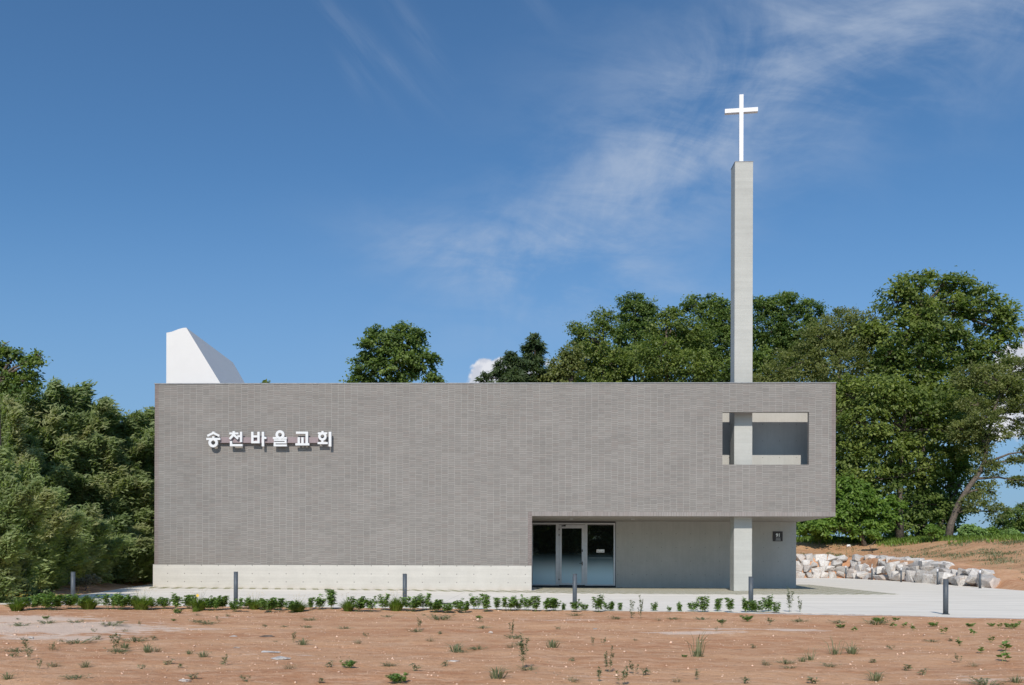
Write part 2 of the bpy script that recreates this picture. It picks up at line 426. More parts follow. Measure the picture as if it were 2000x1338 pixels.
# ------------------------------------------------------------------ numpy value noise
def vnoise(x, y, seed=0):
    xi = np.floor(x).astype(np.int64); yi = np.floor(y).astype(np.int64); fx = x-xi; fy = y-yi
    fx = fx*fx*(3-2*fx); fy = fy*fy*(3-2*fy)
    def h(a, b):
        n = (a*374761393+b*668265263+seed*974711) & 0x7fffffff; n = ((n ^ (n >> 13))*1274126177) & 0x7fffffff
        return ((n ^ (n >> 16)) & 0xffff)/65535.0
    return (h(xi, yi)*(1-fx)+h(xi+1, yi)*fx)*(1-fy)+(h(xi, yi+1)*(1-fx)+h(xi+1, yi+1)*fx)*fy
def fbm(x, y, o=4, seed=0):
    s = 0; a = .5
    for k in range(o): s = s+a*(vnoise(x*2**k, y*2**k, seed+k)-.5); a *= .5
    return s

# ------------------------------------------------------------------ terrain
front = [gp(px, py) for px, py in ((-500, 1172), (-100, 1179), (0, 1181), (500, 1185), (1000, 1190), (1530, 1197), (2000, 1208), (2400, 1219))]
RB = [gp(px, py+1.5) for px, py in ((1470, 1126.5), (1555, 1127), (1650, 1127.5), (1750, 1133), (1830, 1138.5), (1900, 1144), (1945, 1147.5), (2010, 1152.5), (2120, 1160), (2300, 1172))]
rockline = [(-80, 60), (-20, 48), (8, 40)]+[(p.x, p.y) for p in RB]
left = [gp(299, 1139.5), gp(240, 1149), gp(180, 1159), gp(110, 1166), gp(40, 1170), gp(-100, 1171)]
slab_pts = [(p.x, p.y) for p in front[1:]]+[(x-.15, y-.15) for x, y in rockline[3:][::-1]]+[(8, 36), (-13, 30), (-15.3, 21), (-15.8, 10)]+[(p.x, p.y) for p in left]
def inside(X, Y, poly):
    r = np.zeros(X.shape, bool); n = len(poly)
    for i in range(n):
        x0, y0 = poly[i]; x1, y1 = poly[(i+1) % n]
        if y0 == y1: continue
        c = ((y0 > Y) != (y1 > Y)) & (X < (x1-x0)*(Y-y0)/(y1-y0)+x0)
        r ^= c
    return r
RL = np.array(rockline, float)
def rockdist(X, Y):
    """distance behind the rock line (negative in front) and the position along it"""
    best = np.full(X.shape, 1e9); sgn = np.ones(X.shape); par = np.zeros(X.shape); s0 = 0
    for i in range(len(RL)-1):
        a, b = RL[i], RL[i+1]; d = b-a; L = np.hypot(*d)
        t = np.clip(((X-a[0])*d[0]+(Y-a[1])*d[1])/L**2, 0, 1)
        dx = X-(a[0]+t*d[0]); dy = Y-(a[1]+t*d[1]); r = np.hypot(dx, dy)
        m = r < best; best[m] = r[m]; sgn[m] = np.sign(d[0]*dy-d[1]*dx)[m]; par[m] = (s0+t*L)[m]; s0 += L
    return best*sgn, par
SEG = np.concatenate([[0], np.cumsum(np.hypot(*np.diff(RL, axis=0).T))])
def wall_h(s): return np.interp(s, SEG[3:11], [1.8, 1.75, 1.6, 1.3, 1.0, .7, .34, .08])
def gz_arr(X, Y):
    z = -.035+fbm(X*.5, Y*.5, 4, 3)*.10+fbm(X*2.4, Y*3.5, 4, 9)*.055+.0065*np.clip(2-X, 0, 20)
    d, s = rockdist(X, Y); w = wall_h(s); far = np.interp(s, [SEG[3], SEG[5], SEG[8], SEG[11]], [7, 9, 17, 26])
    def ss(t): t = np.clip(t, 0, 1); return t*t*(3-2*t)
    top = 2.95+np.clip((Y-36)*.012, 0, .6)
    up = np.where(d > 0, w*ss((d-.1)/.8)+np.maximum(top-w, 0)*ss((d-.6)/far), 0)
    z = z+up+np.where(d > 1.5, fbm(X*.4, Y*.4, 4, 21)*.40, 0)
    dd = (-14.8-.24*(Y+6))-X                     # mound of earth left of the yard
    q = np.clip(dd/1.4, 0, 1)*np.clip((Y+12)/5.0, 0, 1)
    z = z+q*(.14+.25*fbm(X*1.1, Y*1.1, 4, 5)+.35*np.clip((Y-2)/14, 0, 2))
    fy = np.interp(X, [p.x for p in front], [p.y for p in front]); t_ = ss((fy-Y)/1.6)
    z = np.where(Y < fy+.3, z*t_+(1-t_)*(.004+.0065*np.clip(2-X, 0, 20)+fbm(X*3, Y*3, 3, 2)*.02), z)
    z = np.where(inside(X, Y, slab_pts) | ((X > -15) & (X < 12.3) & (Y > -.5) & (Y < 20)), -.16+.0065*np.clip(2-X, 0, 20), z)
    return z
def gz(x, y): return float(gz_arr(np.array([float(x)]), np.array([float(y)]))[0])
def axis(*segs):
    r = []
    for a, b, st in segs: r += list(np.arange(a, b, st))
    return np.array(r+[segs[-1][1]])
gx = axis((-260, -60, 20), (-60, -30, 2), (-30, 40, .18), (40, 80, 2), (80, 280, 20))
gy = axis((-90, -33, 3), (-33, -28, .5), (-28, -11, .10), (-11, 50, .4), (50, 90, 3), (90, 450, 24))
GX, GY = np.meshgrid(gx, gy); GZ = gz_arr(GX, GY)
ny, nx = GX.shape
idx = np.arange(nx*ny).reshape(ny, nx)
me = bpy.data.meshes.new('ground')
vv = np.stack([GX, GY, GZ], -1).reshape(-1, 3); ff = np.stack([idx[:-1, :-1], idx[:-1, 1:], idx[1:, 1:], idx[1:, :-1]], -1).reshape(-1, 4)
me.vertices.add(len(vv)); me.vertices.foreach_set('co', vv.reshape(-1).astype(np.float32))
me.loops.add(ff.size); me.loops.foreach_set('vertex_index', ff.reshape(-1).astype(np.int32))
me.polygons.add(len(ff)); me.polygons.foreach_set('loop_start', np.arange(0, ff.size, 4, dtype=np.int32)); me.update(calc_edges=True)
pale = np.zeros(GX.shape)
for px, py, rx, ry, a in ((50, 1222, 3.0, 1.7, 1.0), (20, 1206, 2.2, 1.2, .9), (230, 1222, 2.6, .5, .75), (110, 1240, 1.6, .6, .7), (1360, 1232, 1.1, .35, .9), (1490, 1226, 1.5, .45, .9),
                          (1080, 1207, 1.3, .45, .55), (450, 1204, 1.2, .4, .45), (1300, 1320, 2.0, .5, .35), (1900, 1320, 2.5, .7, .4), (560, 1275, 1.3, .35, .4)):
    p = gp(px, py); pale = np.maximum(pale, a*np.exp(-((GX-p.x)/rx)**2-((GY-p.y)/ry)**2))
dR, _ = rockdist(GX, GY)
green = np.clip((GZ-2.55)/.5, 0, 1)
green = np.maximum(green, .42*np.clip((dR-.8)/1.5, 0, 1)*(GX > 14))
green = np.maximum(green, np.clip((-16.2-.24*(GY+6)-GX)/1.6, 0, 1)*.6*np.clip((GY+15)/2, 0, 1))
for nme, arr in (('pale', pale), ('green', green)):
    a = me.attributes.new(nme, 'FLOAT', 'POINT'); a.data.foreach_set('value', arr.reshape(-1).astype(np.float32))
g = link_mesh('ground', me, M['earth'], smooth=True); tag(g, kind='structure')

def yard_sheet(name, pts, z0, z1, mat):
    b = MB().slab(pts, z0, z1); o = b.build(name, mat); bm = bmesh.new(); bm.from_mesh(o.data)
    bmesh.ops.bisect_plane(bm, geom=bm.verts[:]+bm.edges[:]+bm.faces[:], plane_co=(2, 0, 0), plane_no=(1, 0, 0))
    bmesh.ops.triangulate(bm, faces=[f_ for f_ in bm.faces if len(f_.verts) > 4])
    for v_ in bm.verts: v_.co.z += zp(v_.co.x)
    bm.to_mesh(o.data); bm.free(); tag(o, kind='structure'); return o
yard_sheet('pavement', slab_pts, -.15, 0.0, M['pave'])
# strip of grass pavers at the foot of the church
pl = [gp(290, 1149.5), gp(500, 1151), gp(720, 1153), gp(1037, 1158), gp(1466, 1161.5), gp(1760, 1161.2)]
strip = [(p.x, p.y) for p in pl]+[(gp(1580, 1142).x, gp(1580, 1142).y), (11.52, 12.5), (11.52, 4.86), (.2, 4.86), (.2, .2), (-14.9, .2), (-15.4, -.1)]
yard_sheet('grass_pavers', strip, -.05, .005, M['paver'])

# ------------------------------------------------------------------ church
S = 53.5
X0, X1 = at(302, 900, 0).x, at(1632, 900, 0).x
XO = at(1039, 1050, 0).x                       # left edge of the recess
YB = 4.9; YC = 1.87
XW = at(1555, 1080, YB).x                     # end of the concrete wall
ZT = at(1000, 749.3, 0).z; ZP = at(700, 1103, 0).z; ZS = at(1300, 1008.2, 0).z; ZC = at(1300, 1000, 0).z
WX0, WX1 = at(1411, 850, 0).x, at(1580, 850, 0).x
WZ1, WZ0 = at(1500, 805, 0).z, at(1500, 907.5, 0).z
TH = .19; DEP = 20.0
church = empty('church_building', (-1.2, 0, 0), 'long grey brick church with a concrete plinth and cantilevered right end', 'church')

def grid_wall(name, xs, zs, filled, y0, y1, mat, parent):
    """one wall leaf with openings: cells of a grid, no inner faces"""
    b = MB()
    for i in range(len(xs)-1):
        for k in range(len(zs)-1):
            if not filled(i, k): continue
            a0, a1, c0, c1 = xs[i], xs[i+1], zs[k], zs[k+1]
            b.quad((a0, y0, c0), (a1, y0, c0), (a1, y0, c1), (a0, y0, c1)); b.quad((a1, y1, c0), (a0, y1, c0), (a0, y1, c1), (a1, y1, c1))
            nb = lambda ii, kk: 0 <= ii < len(xs)-1 and 0 <= kk < len(zs)-1 and filled(ii, kk)
            if not nb(i-1, k): b.quad((a0, y1, c0), (a0, y0, c0), (a0, y0, c1), (a0, y1, c1))
            if not nb(i+1, k): b.quad((a1, y0, c0), (a1, y1, c0), (a1, y1, c1), (a1, y0, c1))
            if not nb(i, k-1): b.quad((a0, y0, c0), (a0, y1, c0), (a1, y1, c0), (a1, y0, c0))
            if not nb(i, k+1): b.quad((a0, y0, c1), (a1, y0, c1), (a1, y1, c1), (a0, y1, c1))
    return b.build(name, mat, parent)
HJ = .16                                       # width of the header columns
xs = [X0+HJ, XO-HJ, XO, WX0, WX1, X1-HJ]; zs = [ZP, ZC, WZ0, WZ1, ZT]
def filled(i, k):
    if k == 0: return i == 0
    if i == 3 and k == 2: return False
    return True
wall = grid_wall('brick_wall', xs, zs, filled, 0, TH, M['brick'], church)
MB().box(X0, X0+HJ, 0, TH, ZP, ZT).build('corner_bricks', M['header'], church)
MB().box(X1-HJ, X1, 0, TH, ZC, ZT).build('corner_bricks', M['header'], church)
MB().box(XO-HJ, XO, 0, TH, ZP, ZC).build('jamb_bricks', M['header'], church)
MB().box(XO, X1, 0, TH, ZS, ZC).build('soldier_course', M['soldier'], church)
MB().box(X0-.05, XO-.012, -.012, TH, -.02, ZP-.012).build('plinth', M['plinth'], church)
MB().box(X0-.03, XO-.02, 0.012, TH, ZP-.012, ZP).build('plinth_gap', M['dark_metal'], church)
MB().box(X0-.02, X1+.02, -.02, TH+.06, ZT, ZT+.035).build('coping', M['coping'], church)
# side and back walls
w = MB().box(X0, X0+.3, TH, DEP, 0, ZT)
w.build('side_wall', M['brick'], church)
w = MB().box(X0+.3, X1-.3, DEP-.3, DEP, ZS+.12, ZT); w.build('rear_wall', M['brick'], church)
w = MB().box(X0+.3, XW-.3, DEP-.3, DEP, 0, ZS); w.build('rear_wall', M['wall_concrete'], church)
MB().box(X1-.3, X1, TH, DEP, ZS+.12, ZT).build('side_wall', M['brick'], church)
# recess: concrete wall, return walls
XG1 = at(1203, 1080, YB).x
b = MB(); b.box(XG1, XW, YB, YB+.3, 0, ZS); b.box(XW-.3, XW, YB+.3, DEP-.3, 0, ZS)
b.build('concrete_wall', M['wall_concrete'], church)
MB().box(XO-.3, XO, TH, YB+.3, 0, ZS).build('return_wall', M['wall_concrete'], church)
# soffit
MB().box(XO, X1, TH, DEP, ZS, ZS+.12).build('soffit', M['soffit'], church)
for px, y in ((1116, 2.4), (1236, 2.4)):
    p = at(px, 1014, y); MB().tube([(p.x, y, ZS-.015), (p.x, y, ZS+.05)], .08, 16).build('downlight', M['white_metal'], church)
# open court behind the upper opening
CX0, CX1 = 6.9, X1-.3
MB().box(CX0, CX1, YC, YC+.3, 3.4, ZT-.02).build('court_wall', M['court_concrete'], church)
MB().box(CX0, CX1, TH, YC, 3.2, 3.4).build('court_floor', M['court_concrete'], church)
MB().box(CX0-.3, CX0, TH, YC+.3, 3.2, ZT-.02).build('court_side_wall', M['court_concrete'], church)
# roofs behind the parapet
b = MB(); b.box(X0+.3, CX0-.3, TH, DEP-.3, ZT-.75, ZT-.5); b.box(CX0-.3, X1-.3, YC+.3, DEP-.3, ZT-.75, ZT-.5)
b.build('roof', M['roof'], church)
# skylight scoop
yk, yk2 = 1.5, 7.4
f = [at(325, 650, yk), at(336, 647.8, yk), at(348, 643, yk), at(357, 640.5, yk), at(364, 640, yk)]
slope = (at(430, 748, yk)-at(364, 640, yk)); foot = f[4]+slope*1.45
fr = [(p.x, p.z) for p in f]+[(foot.x, foot.z), (f[0].x, foot.z)]
r0 = at(455, 708, yk2); r1 = at(478, 748, yk2); sl2 = r1-r0; foot2 = r0+sl2*((r0.z-foot.z)/(r0.z-r1.z))
bk = [(p.x, p.z-f[4].z+r0.z) for p in f[:4]]+[(r0.x, r0.z), (foot2.x, foot.z), (f[0].x, foot.z)]
bk = [(x, z) for x, z in bk]
b = MB(); n = len(fr)
b.v = [(x, yk, z) for x, z in fr]+[(x, yk2, z) for x, z in bk]
b.f = [tuple(range(n-1, -1, -1)), tuple(range(n, 2*n))]+[(k, (k+1) % n, n+(k+1) % n, n+k) for k in range(n)]
b.build('skylight', M['white_render'], church)

# entrance glazing
YG = YB+.02
def gx_(px): return at(px, 1080, YG).x
def gz_(py): return at(1120, py, YG).z
zt, zb = gz_(1021.2), gz_(1143.5)
fx = [gx_(1039.2), gx_(1085.5), gx_(1092), gx_(1142.5), gx_(1147), gx_(1201.5)]
frame = MB()
frame.box(fx[0], fx[5], YG-.05, YG+.05, gz_(1024.4), zt)                      # head
frame.box(fx[0], fx[1], YG-.05, YG+.05, zb, gz_(1141)); frame.box(fx[4], fx[5], YG-.05, YG+.05, zb, gz_(1141))
frame.box(fx[0], fx[0]+.035, YG-.048, YG+.048, gz_(1141), gz_(1024.4))
frame.box(fx[1], fx[2], YG-.05, YG+.05, zb, gz_(1024.4)); frame.box(fx[3], fx[4], YG-.05, YG+.05, zb, gz_(1024.4))
frame.box(fx[5]-.075, fx[5], YG-.05, YG+.05, gz_(1141), gz_(1024.4))
frame.build('window_frame', M['aluminium'], church)
MB().box(fx[5]+.002, XG1-.001, YG-.03, YG+.25, 0.01, zt+.02).build('frame_reveal', M['dark_metal'], church)
MB().box(fx[0], fx[5], YG-.03, YG+.05, 0.006, zb-.002).build('threshold', M['dark_metal'], church)
for a, c in ((fx[0]+.035, fx[1]), (fx[4], fx[5]-.075)):
    MB().box(a, c, YG-.008, YG+.008, gz_(1141), gz_(1024.4)).build('window_pane', M['glass'], church)
MB().box(gx_(1150), gx_(1196), YG-.014, YG-.009, gz_(1090.2), gz_(1089)).build('film_edge', simple('film_edge', (.18, .23, .25), .5), church)
# a dark room behind the glazing
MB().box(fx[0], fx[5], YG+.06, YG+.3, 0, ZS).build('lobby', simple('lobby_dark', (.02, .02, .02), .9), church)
# door leaf with sub-parts
dx0, dx1, dz0, dz1 = fx[2]+.008, fx[3]-.008, gz_(1142.6), gz_(1024.8)-.008
ix0, ix1, iz0, iz1 = gx_(1097), gx_(1136), gz_(1138.5), gz_(1032)
d = MB(); y0, y1 = YG-.065, YG+.03
d.box(dx0, ix0, y0, y1, dz0, dz1); d.box(ix1, dx1, y0, y1, dz0, dz1); d.box(ix0, ix1, y0, y1, iz1, dz1); d.box(ix0, ix1, y0, y1, dz0, iz0)
door = d.build('door', M['aluminium'], church); door['label'] = 'aluminium framed glass entrance door'
MB().box(ix0, ix1, YG-.02, YG-.004, iz0, iz1).build('door_glass', M['glass'], door)
hz = gz_(1100.5)
h = MB(); h.box(ix1+.01, ix1+.045, y0-.012, y0, hz-.09, hz+.09); h.tube([(ix1+.03, y0-.05, hz), (ix1-.11, y0-.05, hz)], .012, 8); h.tube([(ix1+.03, y0, hz), (ix1+.03, y0-.055, hz)], .012, 8)
h.build('handle', M['dark_metal'], door)
MB().box(ix1+.008, ix1+.05, y0-.018, y0, gz_(1078)-.0, gz_(1073)).build('lock_pad', M['dark_metal'], door)
MB().box(ix1+.012, ix1+.04, y0-.03, y0-.004, gz_(1092), gz_(1080)).build('push_plate', M['aluminium'], door)
for py in (1034, 1045, 1132):
    z = gz_(py); b = MB(); b.tube([(fx[2]-.005, y0-.012, z-.045), (fx[2]-.005, y0-.012, z-.008)], .013, 8); b.tube([(fx[2]-.005, y0-.012, z+.008), (fx[2]-.005, y0-.012, z+.045)], .013, 8)
    b.box(fx[2]-.035, fx[2]+.03, y0-.006, y0-.001, z-.012, z+.012); b.build('hinge', M['dark_metal'], door)
b = MB().box(gx_(1096.5), gx_(1104.5), y0-.03, y0, gz_(1028.5), gz_(1026.5)); b.tube([(gx_(1098), y0-.04, gz_(1027)), (gx_(1105), y0-.10, gz_(1025.6))], .012, 6)
b.build('door_closer', M['dark_metal'], door)
# notice on the right hand pane
nz0, nz1, nx0, nx1 = gz_(1079), gz_(1073), gx_(1165), gx_(1180.4)
no = MB().box(nx0, nx1, YG-.016, YG-.010, nz0, nz1).build('notice', M['paper'])
tag(no, 'small white notice stuck to the right glass pane of the entrance', 'notice')
zm = (nz0+nz1)/2-.01; xm = (nx0+nx1)/2; b = MB()
b.prism([(nx0+.03, zm-.012), (xm-.05, zm-.014), (xm-.05, zm-.002), (nx0+.05, zm+.016), (nx0+.03, zm+.018)], YG-.019, YG-.0165)
b.prism([(nx1-.03, zm-.012), (xm+.05, zm-.014), (xm+.05, zm-.002), (nx1-.05, zm+.016), (nx1-.03, zm+.018)], YG-.019, YG-.0165)
b.prism([(xm-.049, zm-.013), (xm+.049, zm-.013), (xm+.049, zm-.004), (xm-.049, zm-.004)], YG-.019, YG-.0165)
b.build('notice_print', simple('notice_ink', (.07, .075, .08), .6), no)

# tower and cross
YP = .58; tx0, tx1 = at(1434, 900, YP).x, at(1469.3, 900, YP).x; TW = tx1-tx0
ZTW = at(1451, 316, YP).z
tower = empty('bell_tower', (tx0+TW/2, YP+TW/2, 0), 'slender square concrete tower rising through the right end of the church', 'tower')
MB().box(tx0, tx1, YP, YP+TW, .004, ZTW).bevel('concrete_shaft', M['tower_concrete'], .012, tower)
MB().box(tx0-.01, tx1+.01, YP-.01, YP+TW+.01, ZTW, ZTW+.02).build('tower_cap', M['coping'], tower)
cross = empty('rooftop_cross', (at(1448, 316, YP+.3).x, YP+TW/2, ZTW+.02), 'white metal cross standing on top of the concrete tower', 'cross')
cr = MB(); a = .082
zc = at(1448, 185, YP+.3).z-(ZTW+.02); za = at(1448, 215.5, YP+.3).z-(ZTW+.02)
L = .66
pts = [(-a, 0), (a, 0), (a, za-a), (L, za-a), (L, za+a), (a, za+a), (a, zc), (-a, zc), (-a, za+a), (-L, za+a), (-L, za-a), (-a, za-a)]
n = len(pts); cr.v = [(x, -.09, z) for x, z in pts]+[(x, .09, z) for x, z in pts]
cr.f = [tuple(range(n)), tuple(range(2*n-1, n-1, -1))]+[((k+1) % n, k, n+k, n+(k+1) % n) for k in range(n)]
cme = bpy.data.meshes.new('cross_beams'); cme.from_pydata(cr.v, [], cr.f); link_mesh('cross_beams', cme, M['white_metal'], cross)
bm_ = MB().box(-.15, .15, -.15, .15, 0, .03); cme = bpy.data.meshes.new('base_plate'); cme.from_pydata(bm_.v, [], bm_.f); link_mesh('base_plate', M and cme, M['white_metal'], cross)
cross.rotation_euler = (0, 0, math.radians(-6))

# ------------------------------------------------------------------ lettering on the facade
YL0, YL1 = -.26, -.17                          # front and back of the letters
sign = empty('church_sign', (at(525, 858, 0).x, 0, at(525, 858, 0).z), 'raised white Korean lettering on a mauve rail on the brick facade', 'sign')
def LP(zx, zy):                                # zoom pixel -> facade plane of the letters
    p = at(390+zx/7.143, 830+zy/7.143, YL0); return (p.x, p.z)
pxm = LP(1, 0)[0]-LP(0, 0)[0]
def stroke(b, a, c, w, k):
    (x0, z0), (x1, z1) = LP(*a), LP(*c); w = w*pxm/2; L = math.hypot(x1-x0, z1-z0); ux, uz = (x1-x0)/L, (z1-z0)/L
    b.prism([(x0-uz*w, z0+ux*w), (x1-uz*w, z1+ux*w), (x1+uz*w, z1-ux*w), (x0+uz*w, z0-ux*w)], YL0-.0012*k, YL1+.0007*k)
def circ(b, c, r0, r1, k):
    x, z = LP(*c); b.ring(x, z, r0*pxm, r1*pxm, YL0-.0012*k, YL1+.0007*k)
letters = [
 ('송', [((190, 93), (190, 128), 30), ((196, 108), (106, 152), 28), ((184, 108), (274, 152), 28), ((190, 158), (190, 186), 30), ((93, 195), (286, 195), 30)], [((188, 246), 30, 66)]),
 ('천', [((474, 86), (474, 112), 32), ((413, 118), (540, 118), 26), ((482, 122), (418, 196), 30), ((466, 130), (535, 193), 30), ((577, 95), (577, 238), 30), ((525, 158), (566, 158), 26), ((437, 225), (437, 294), 30), ((424, 282), (598, 282), 30)], []),
 ('바', [((734, 95), (734, 255), 32), ((820, 95), (820, 255), 32), ((740, 160), (815, 160), 28), ((720, 240), (836, 240), 30), ((882, 95), (882, 298), 32), ((890, 180), (930, 180), 30)], []),
 ('울', [((1020, 182), (1217, 182), 28), ((1118, 188), (1118, 214), 32), ((1034, 212), (1212, 212), 24), ((1198, 205), (1198, 252), 26), ((1034, 247), (1212, 247), 22), ((1046, 240), (1046, 290), 26), ((1032, 285), (1216, 285), 26)], [((1120, 137), 27, 62)]),
 ('교', [((1343, 108), (1512, 108), 30), ((1494, 97), (1494, 262), 34), ((1382, 172), (1382, 265), 32), ((1434, 172), (1434, 265), 32), ((1335, 270), (1530, 270), 30)], []),
 ('회', [((1713, 84), (1713, 112), 30), ((1648, 116), (1778, 116), 24), ((1712, 208), (1712, 246), 32), ((1645, 253), (1786, 253), 28), ((1818, 95), (1818, 300), 36)], [((1712, 160), 26, 58)]),
]
for ch, st, cs in letters:
    b = MB(); k = 0
    for a, c, wd in st: stroke(b, a, c, wd, k); k += 1
    for c, r0, r1 in cs: circ(b, c, r0, r1, k); k += 1
    b.build('letter', M['letter'], sign)
ra, rb_ = at(430, 854, -.14), at(622, 865, -.14)
MB().box(ra.x, rb_.x, -.155, -.025, rb_.z, ra.z).build('mounting_rail', M['rail'], sign)
for px in (450, 525, 600):
    x = at(px, 860, 0).x; MB().box(x-.03, x+.03, -.025, -.001, rb_.z+.03, ra.z-.03).build('rail_bracket', M['dark_metal'], sign)

# house number plaque
px0, px1, pz0, pz1 = at(1509.3, 1047, YB).x, at(1528.3, 1047, YB).x, at(1518, 1057.3, YB).z, at(1518, 1038, YB).z
plq = MB().box(px0, px1, YB-.03, YB-.002, pz0, pz1).build('number_plaque', M['plaque'])
tag(plq, 'dark square plaque with the number 91 on the concrete wall', 'number sign')
ink = simple('plaque_white', (.85, .86, .85), .5)
def pq(u, v): return (px0+(px1-px0)*u, pz1+(pz0-pz1)*v)
cu = bpy.data.curves.new('numerals', 'FONT'); cu.body = '91'; cu.size = .20; cu.extrude = .002; cu.offset = .008; cu.align_x = 'CENTER'
tc_ = bpy.data.objects.new('numerals_curve', cu); COL.objects.link(tc_); bpy.context.view_layer.update()
nme = bpy.data.meshes.new_from_object(tc_.evaluated_get(bpy.context.evaluated_depsgraph_get())); nme.name = 'numerals'; bpy.data.objects.remove(tc_)
nme.materials.clear(); to = link_mesh('numerals', nme, ink, plq)
x, z = pq(.53, .53); to.location = (x, YB-.033, z); to.rotation_euler = (math.pi/2, 0, 0)
pgrey = simple('plaque_grey', (.45, .46, .46), .5)
for r_, u0, u1 in ((.67, .31, .76), (.78, .31, .76), (.885, .27, .80)):
    x0_, z_ = pq(u0, r_); x1_, _ = pq(u1, r_); MB().box(x0_, x1_, YB-.034, YB-.0305, z_-.011, z_+.011).build('print_line', pgrey, plq)

# ------------------------------------------------------------------ bollards
def bollard(px, pyb, pyt, wpx, label, group, lamp=False):
    p = gp(px, pyb); D = p.y+36; Hh = at(px, pyt, p.y).z; r = wpx/2*D/F
    t = empty('bollard' if not lamp else 'lamp_bollard', (p.x, p.y, p.z), label, 'bollard', group)
    if lamp:
        hl = .16
        MB().tube([(p.x, p.y, p.z+.012), (p.x, p.y, Hh-hl)], r, 20).build('post', M['bollard'], t)
        MB().tube([(p.x, p.y, Hh-hl+.002), (p.x, p.y, Hh-.012)], r*.95, 20).build('lamp_head', M['white_metal'], t, True)
        MB().tube([(p.x, p.y, Hh-.011), (p.x, p.y, Hh)], r*1.02, 20).build('cap', M['white_metal'], t, True)
    else:
        MB().tube([(p.x, p.y, p.z+.012), (p.x, p.y, Hh-.02)], r, 24).build('post', M['bollard'], t)
        MB().tube([(p.x, p.y, Hh-.018), (p.x, p.y, Hh-.004), (p.x, p.y, Hh)], [r*1.03, r*1.03, r*.9], 24).build('cap', M['bollard'], t)
    z0 = p.z; b = MB().tube([(p.x, p.y, z0+.001), (p.x, p.y, z0+.011)], r*1.5, 20)
    for k in range(4):
        a = math.pi/4+k*math.pi/2; b.tube([(p.x+math.cos(a)*r*1.27, p.y+math.sin(a)*r*1.27, z0+.011), (p.x+math.cos(a)*r*1.27, p.y+math.sin(a)*r*1.27, z0+.022)], .008, 6)
    b.build('base_plate', M['bollard'], t)
    for c in t.children:
        if c.name.startswith(('post', 'cap')):
            for f_ in c.data.polygons: f_.use_smooth = len(f_.vertices) == 4
    return t
fl = ['slate grey round bollard beside the bamboo grove, leftmost of the front row',
      'slate grey bollard before the white plinth under the lettering',
      'slate grey bollard before the white plinth, just left of the drain grate',
      'slate grey bollard standing in front of the glass entrance door',
      'slate grey bollard standing in front of the concrete tower foot',
      'slate grey bollard alone on the open pavement, rightmost of the front row']
for (px, pb, pt, w_), lb in zip(((142.5, 1176, 1117, 8.2), (460.5, 1179.5, 1116.5, 8.2), (790.5, 1183, 1120.5, 8.4), (1122.5, 1187, 1120.7, 8.6), (1466.5, 1192, 1126, 9.2), (1847, 1200, 1131, 9.6)), fl):
    bollard(px, pb, pt, w_, lb, 'slate grey bollards along the front of the pavement')
bl = ['low lamp bollard with white head before the boulders, nearest the church', 'low lamp bollard before the boulders, second from the church',
      'low lamp bollard with white head midway along the boulders', 'white headed lamp bollard just left of the rightmost slate bollard',
      'white headed lamp bollard at the far right end of the boulders']
for (px, pb, pt, w_), lb in zip(((1652, 1129.7, 1105, 2.6), (1703, 1132.5, 1107, 2.8), (1760, 1137, 1109, 3.0), (1831, 1142, 1111, 3.6), (1914, 1149, 1113.5, 4.2)), bl):
    bollard(px, pb, pt, w_, lb, 'lamp bollards along the boulder wall', True)

# linear drain at the pavement edge, grating, kerb
a_, c_ = gp(1420, 1196.6), gp(2030, 1209.5)
b = MB(); n = 150
for k in range(n):
    t0, t1 = k/n, (k+.55)/n; p, q = a_.lerp(c_, t0), a_.lerp(c_, t1)
    b.quad((p.x, p.y-.01, .006), (q.x, q.y-.01, .006), (q.x, q.y+.055, .006), (p.x, p.y+.055, .006))
b2 = MB().slab([(a_.x, a_.y-.05), (c_.x, c_.y-.05), (c_.x, c_.y-.002), (a_.x, a_.y-.002)], -.14, .012)
t = empty('edge_drain', (a_.x, a_.y, 0), 'narrow dark slotted drain along the right front edge of the pavement', 'drain')
b.build('slots', M['dark_metal'], t); b2.build('kerb', simple('drain_kerb', (.36, .38, .40), .7), t)
p, q = gp(842, 1180.5), gp(893, 1181)
t = empty('drain_grate', ((p.x+q.x)/2, p.y, 0), 'small dark steel grate on the pavement behind the planting row', 'grate')
gz0 = zp(p.x); MB().box(p.x, q.x, p.y, p.y+.30, gz0+.001, gz0+.03).build('grate_frame', M['dark_metal'], t)
b = MB()
for k in range(14): x = p.x+.03+(q.x-p.x-.06)*k/13.5; b.box(x, x+.02, p.y+.03, p.y+.27, gz0+.031, gz0+.037)
b.build('bars', M['coping'], t)

# ------------------------------------------------------------------ boulder wall
def rock(name, c, sx, sy, sz_, rz, seed, label, group, course):
    R = random.Random(seed); bm = bmesh.new()
    for k in range(15):
        v = Vector((R.gauss(0, 1), R.gauss(0, 1), R.gauss(0, 1))).normalized()
        v = Vector([math.copysign(abs(q)**.55, q) for q in v])*R.uniform(.82, 1.02)
        bm.verts.new((v.x*sx/1.85, v.y*sy/1.85, v.z*sz_/1.7))
    r = bmesh.ops.convex_hull(bm, input=bm.verts)
    bmesh.ops.delete(bm, geom=[g_ for g_ in r['geom_interior'] if isinstance(g_, bmesh.types.BMVert)], context='VERTS')
    bmesh.ops.bevel(bm, geom=bm.edges[:], offset=.018, segments=1, affect='EDGES', clamp_overlap=True)
    me = bpy.data.meshes.new(name); bm.to_mesh(me); bm.free()
    o = link_mesh(name, me, M['rock']); o.location = c; o.rotation_euler = (R.uniform(-.12, .12), R.uniform(-.15, .15), rz)
    tag(o, label, 'boulder', group); return o
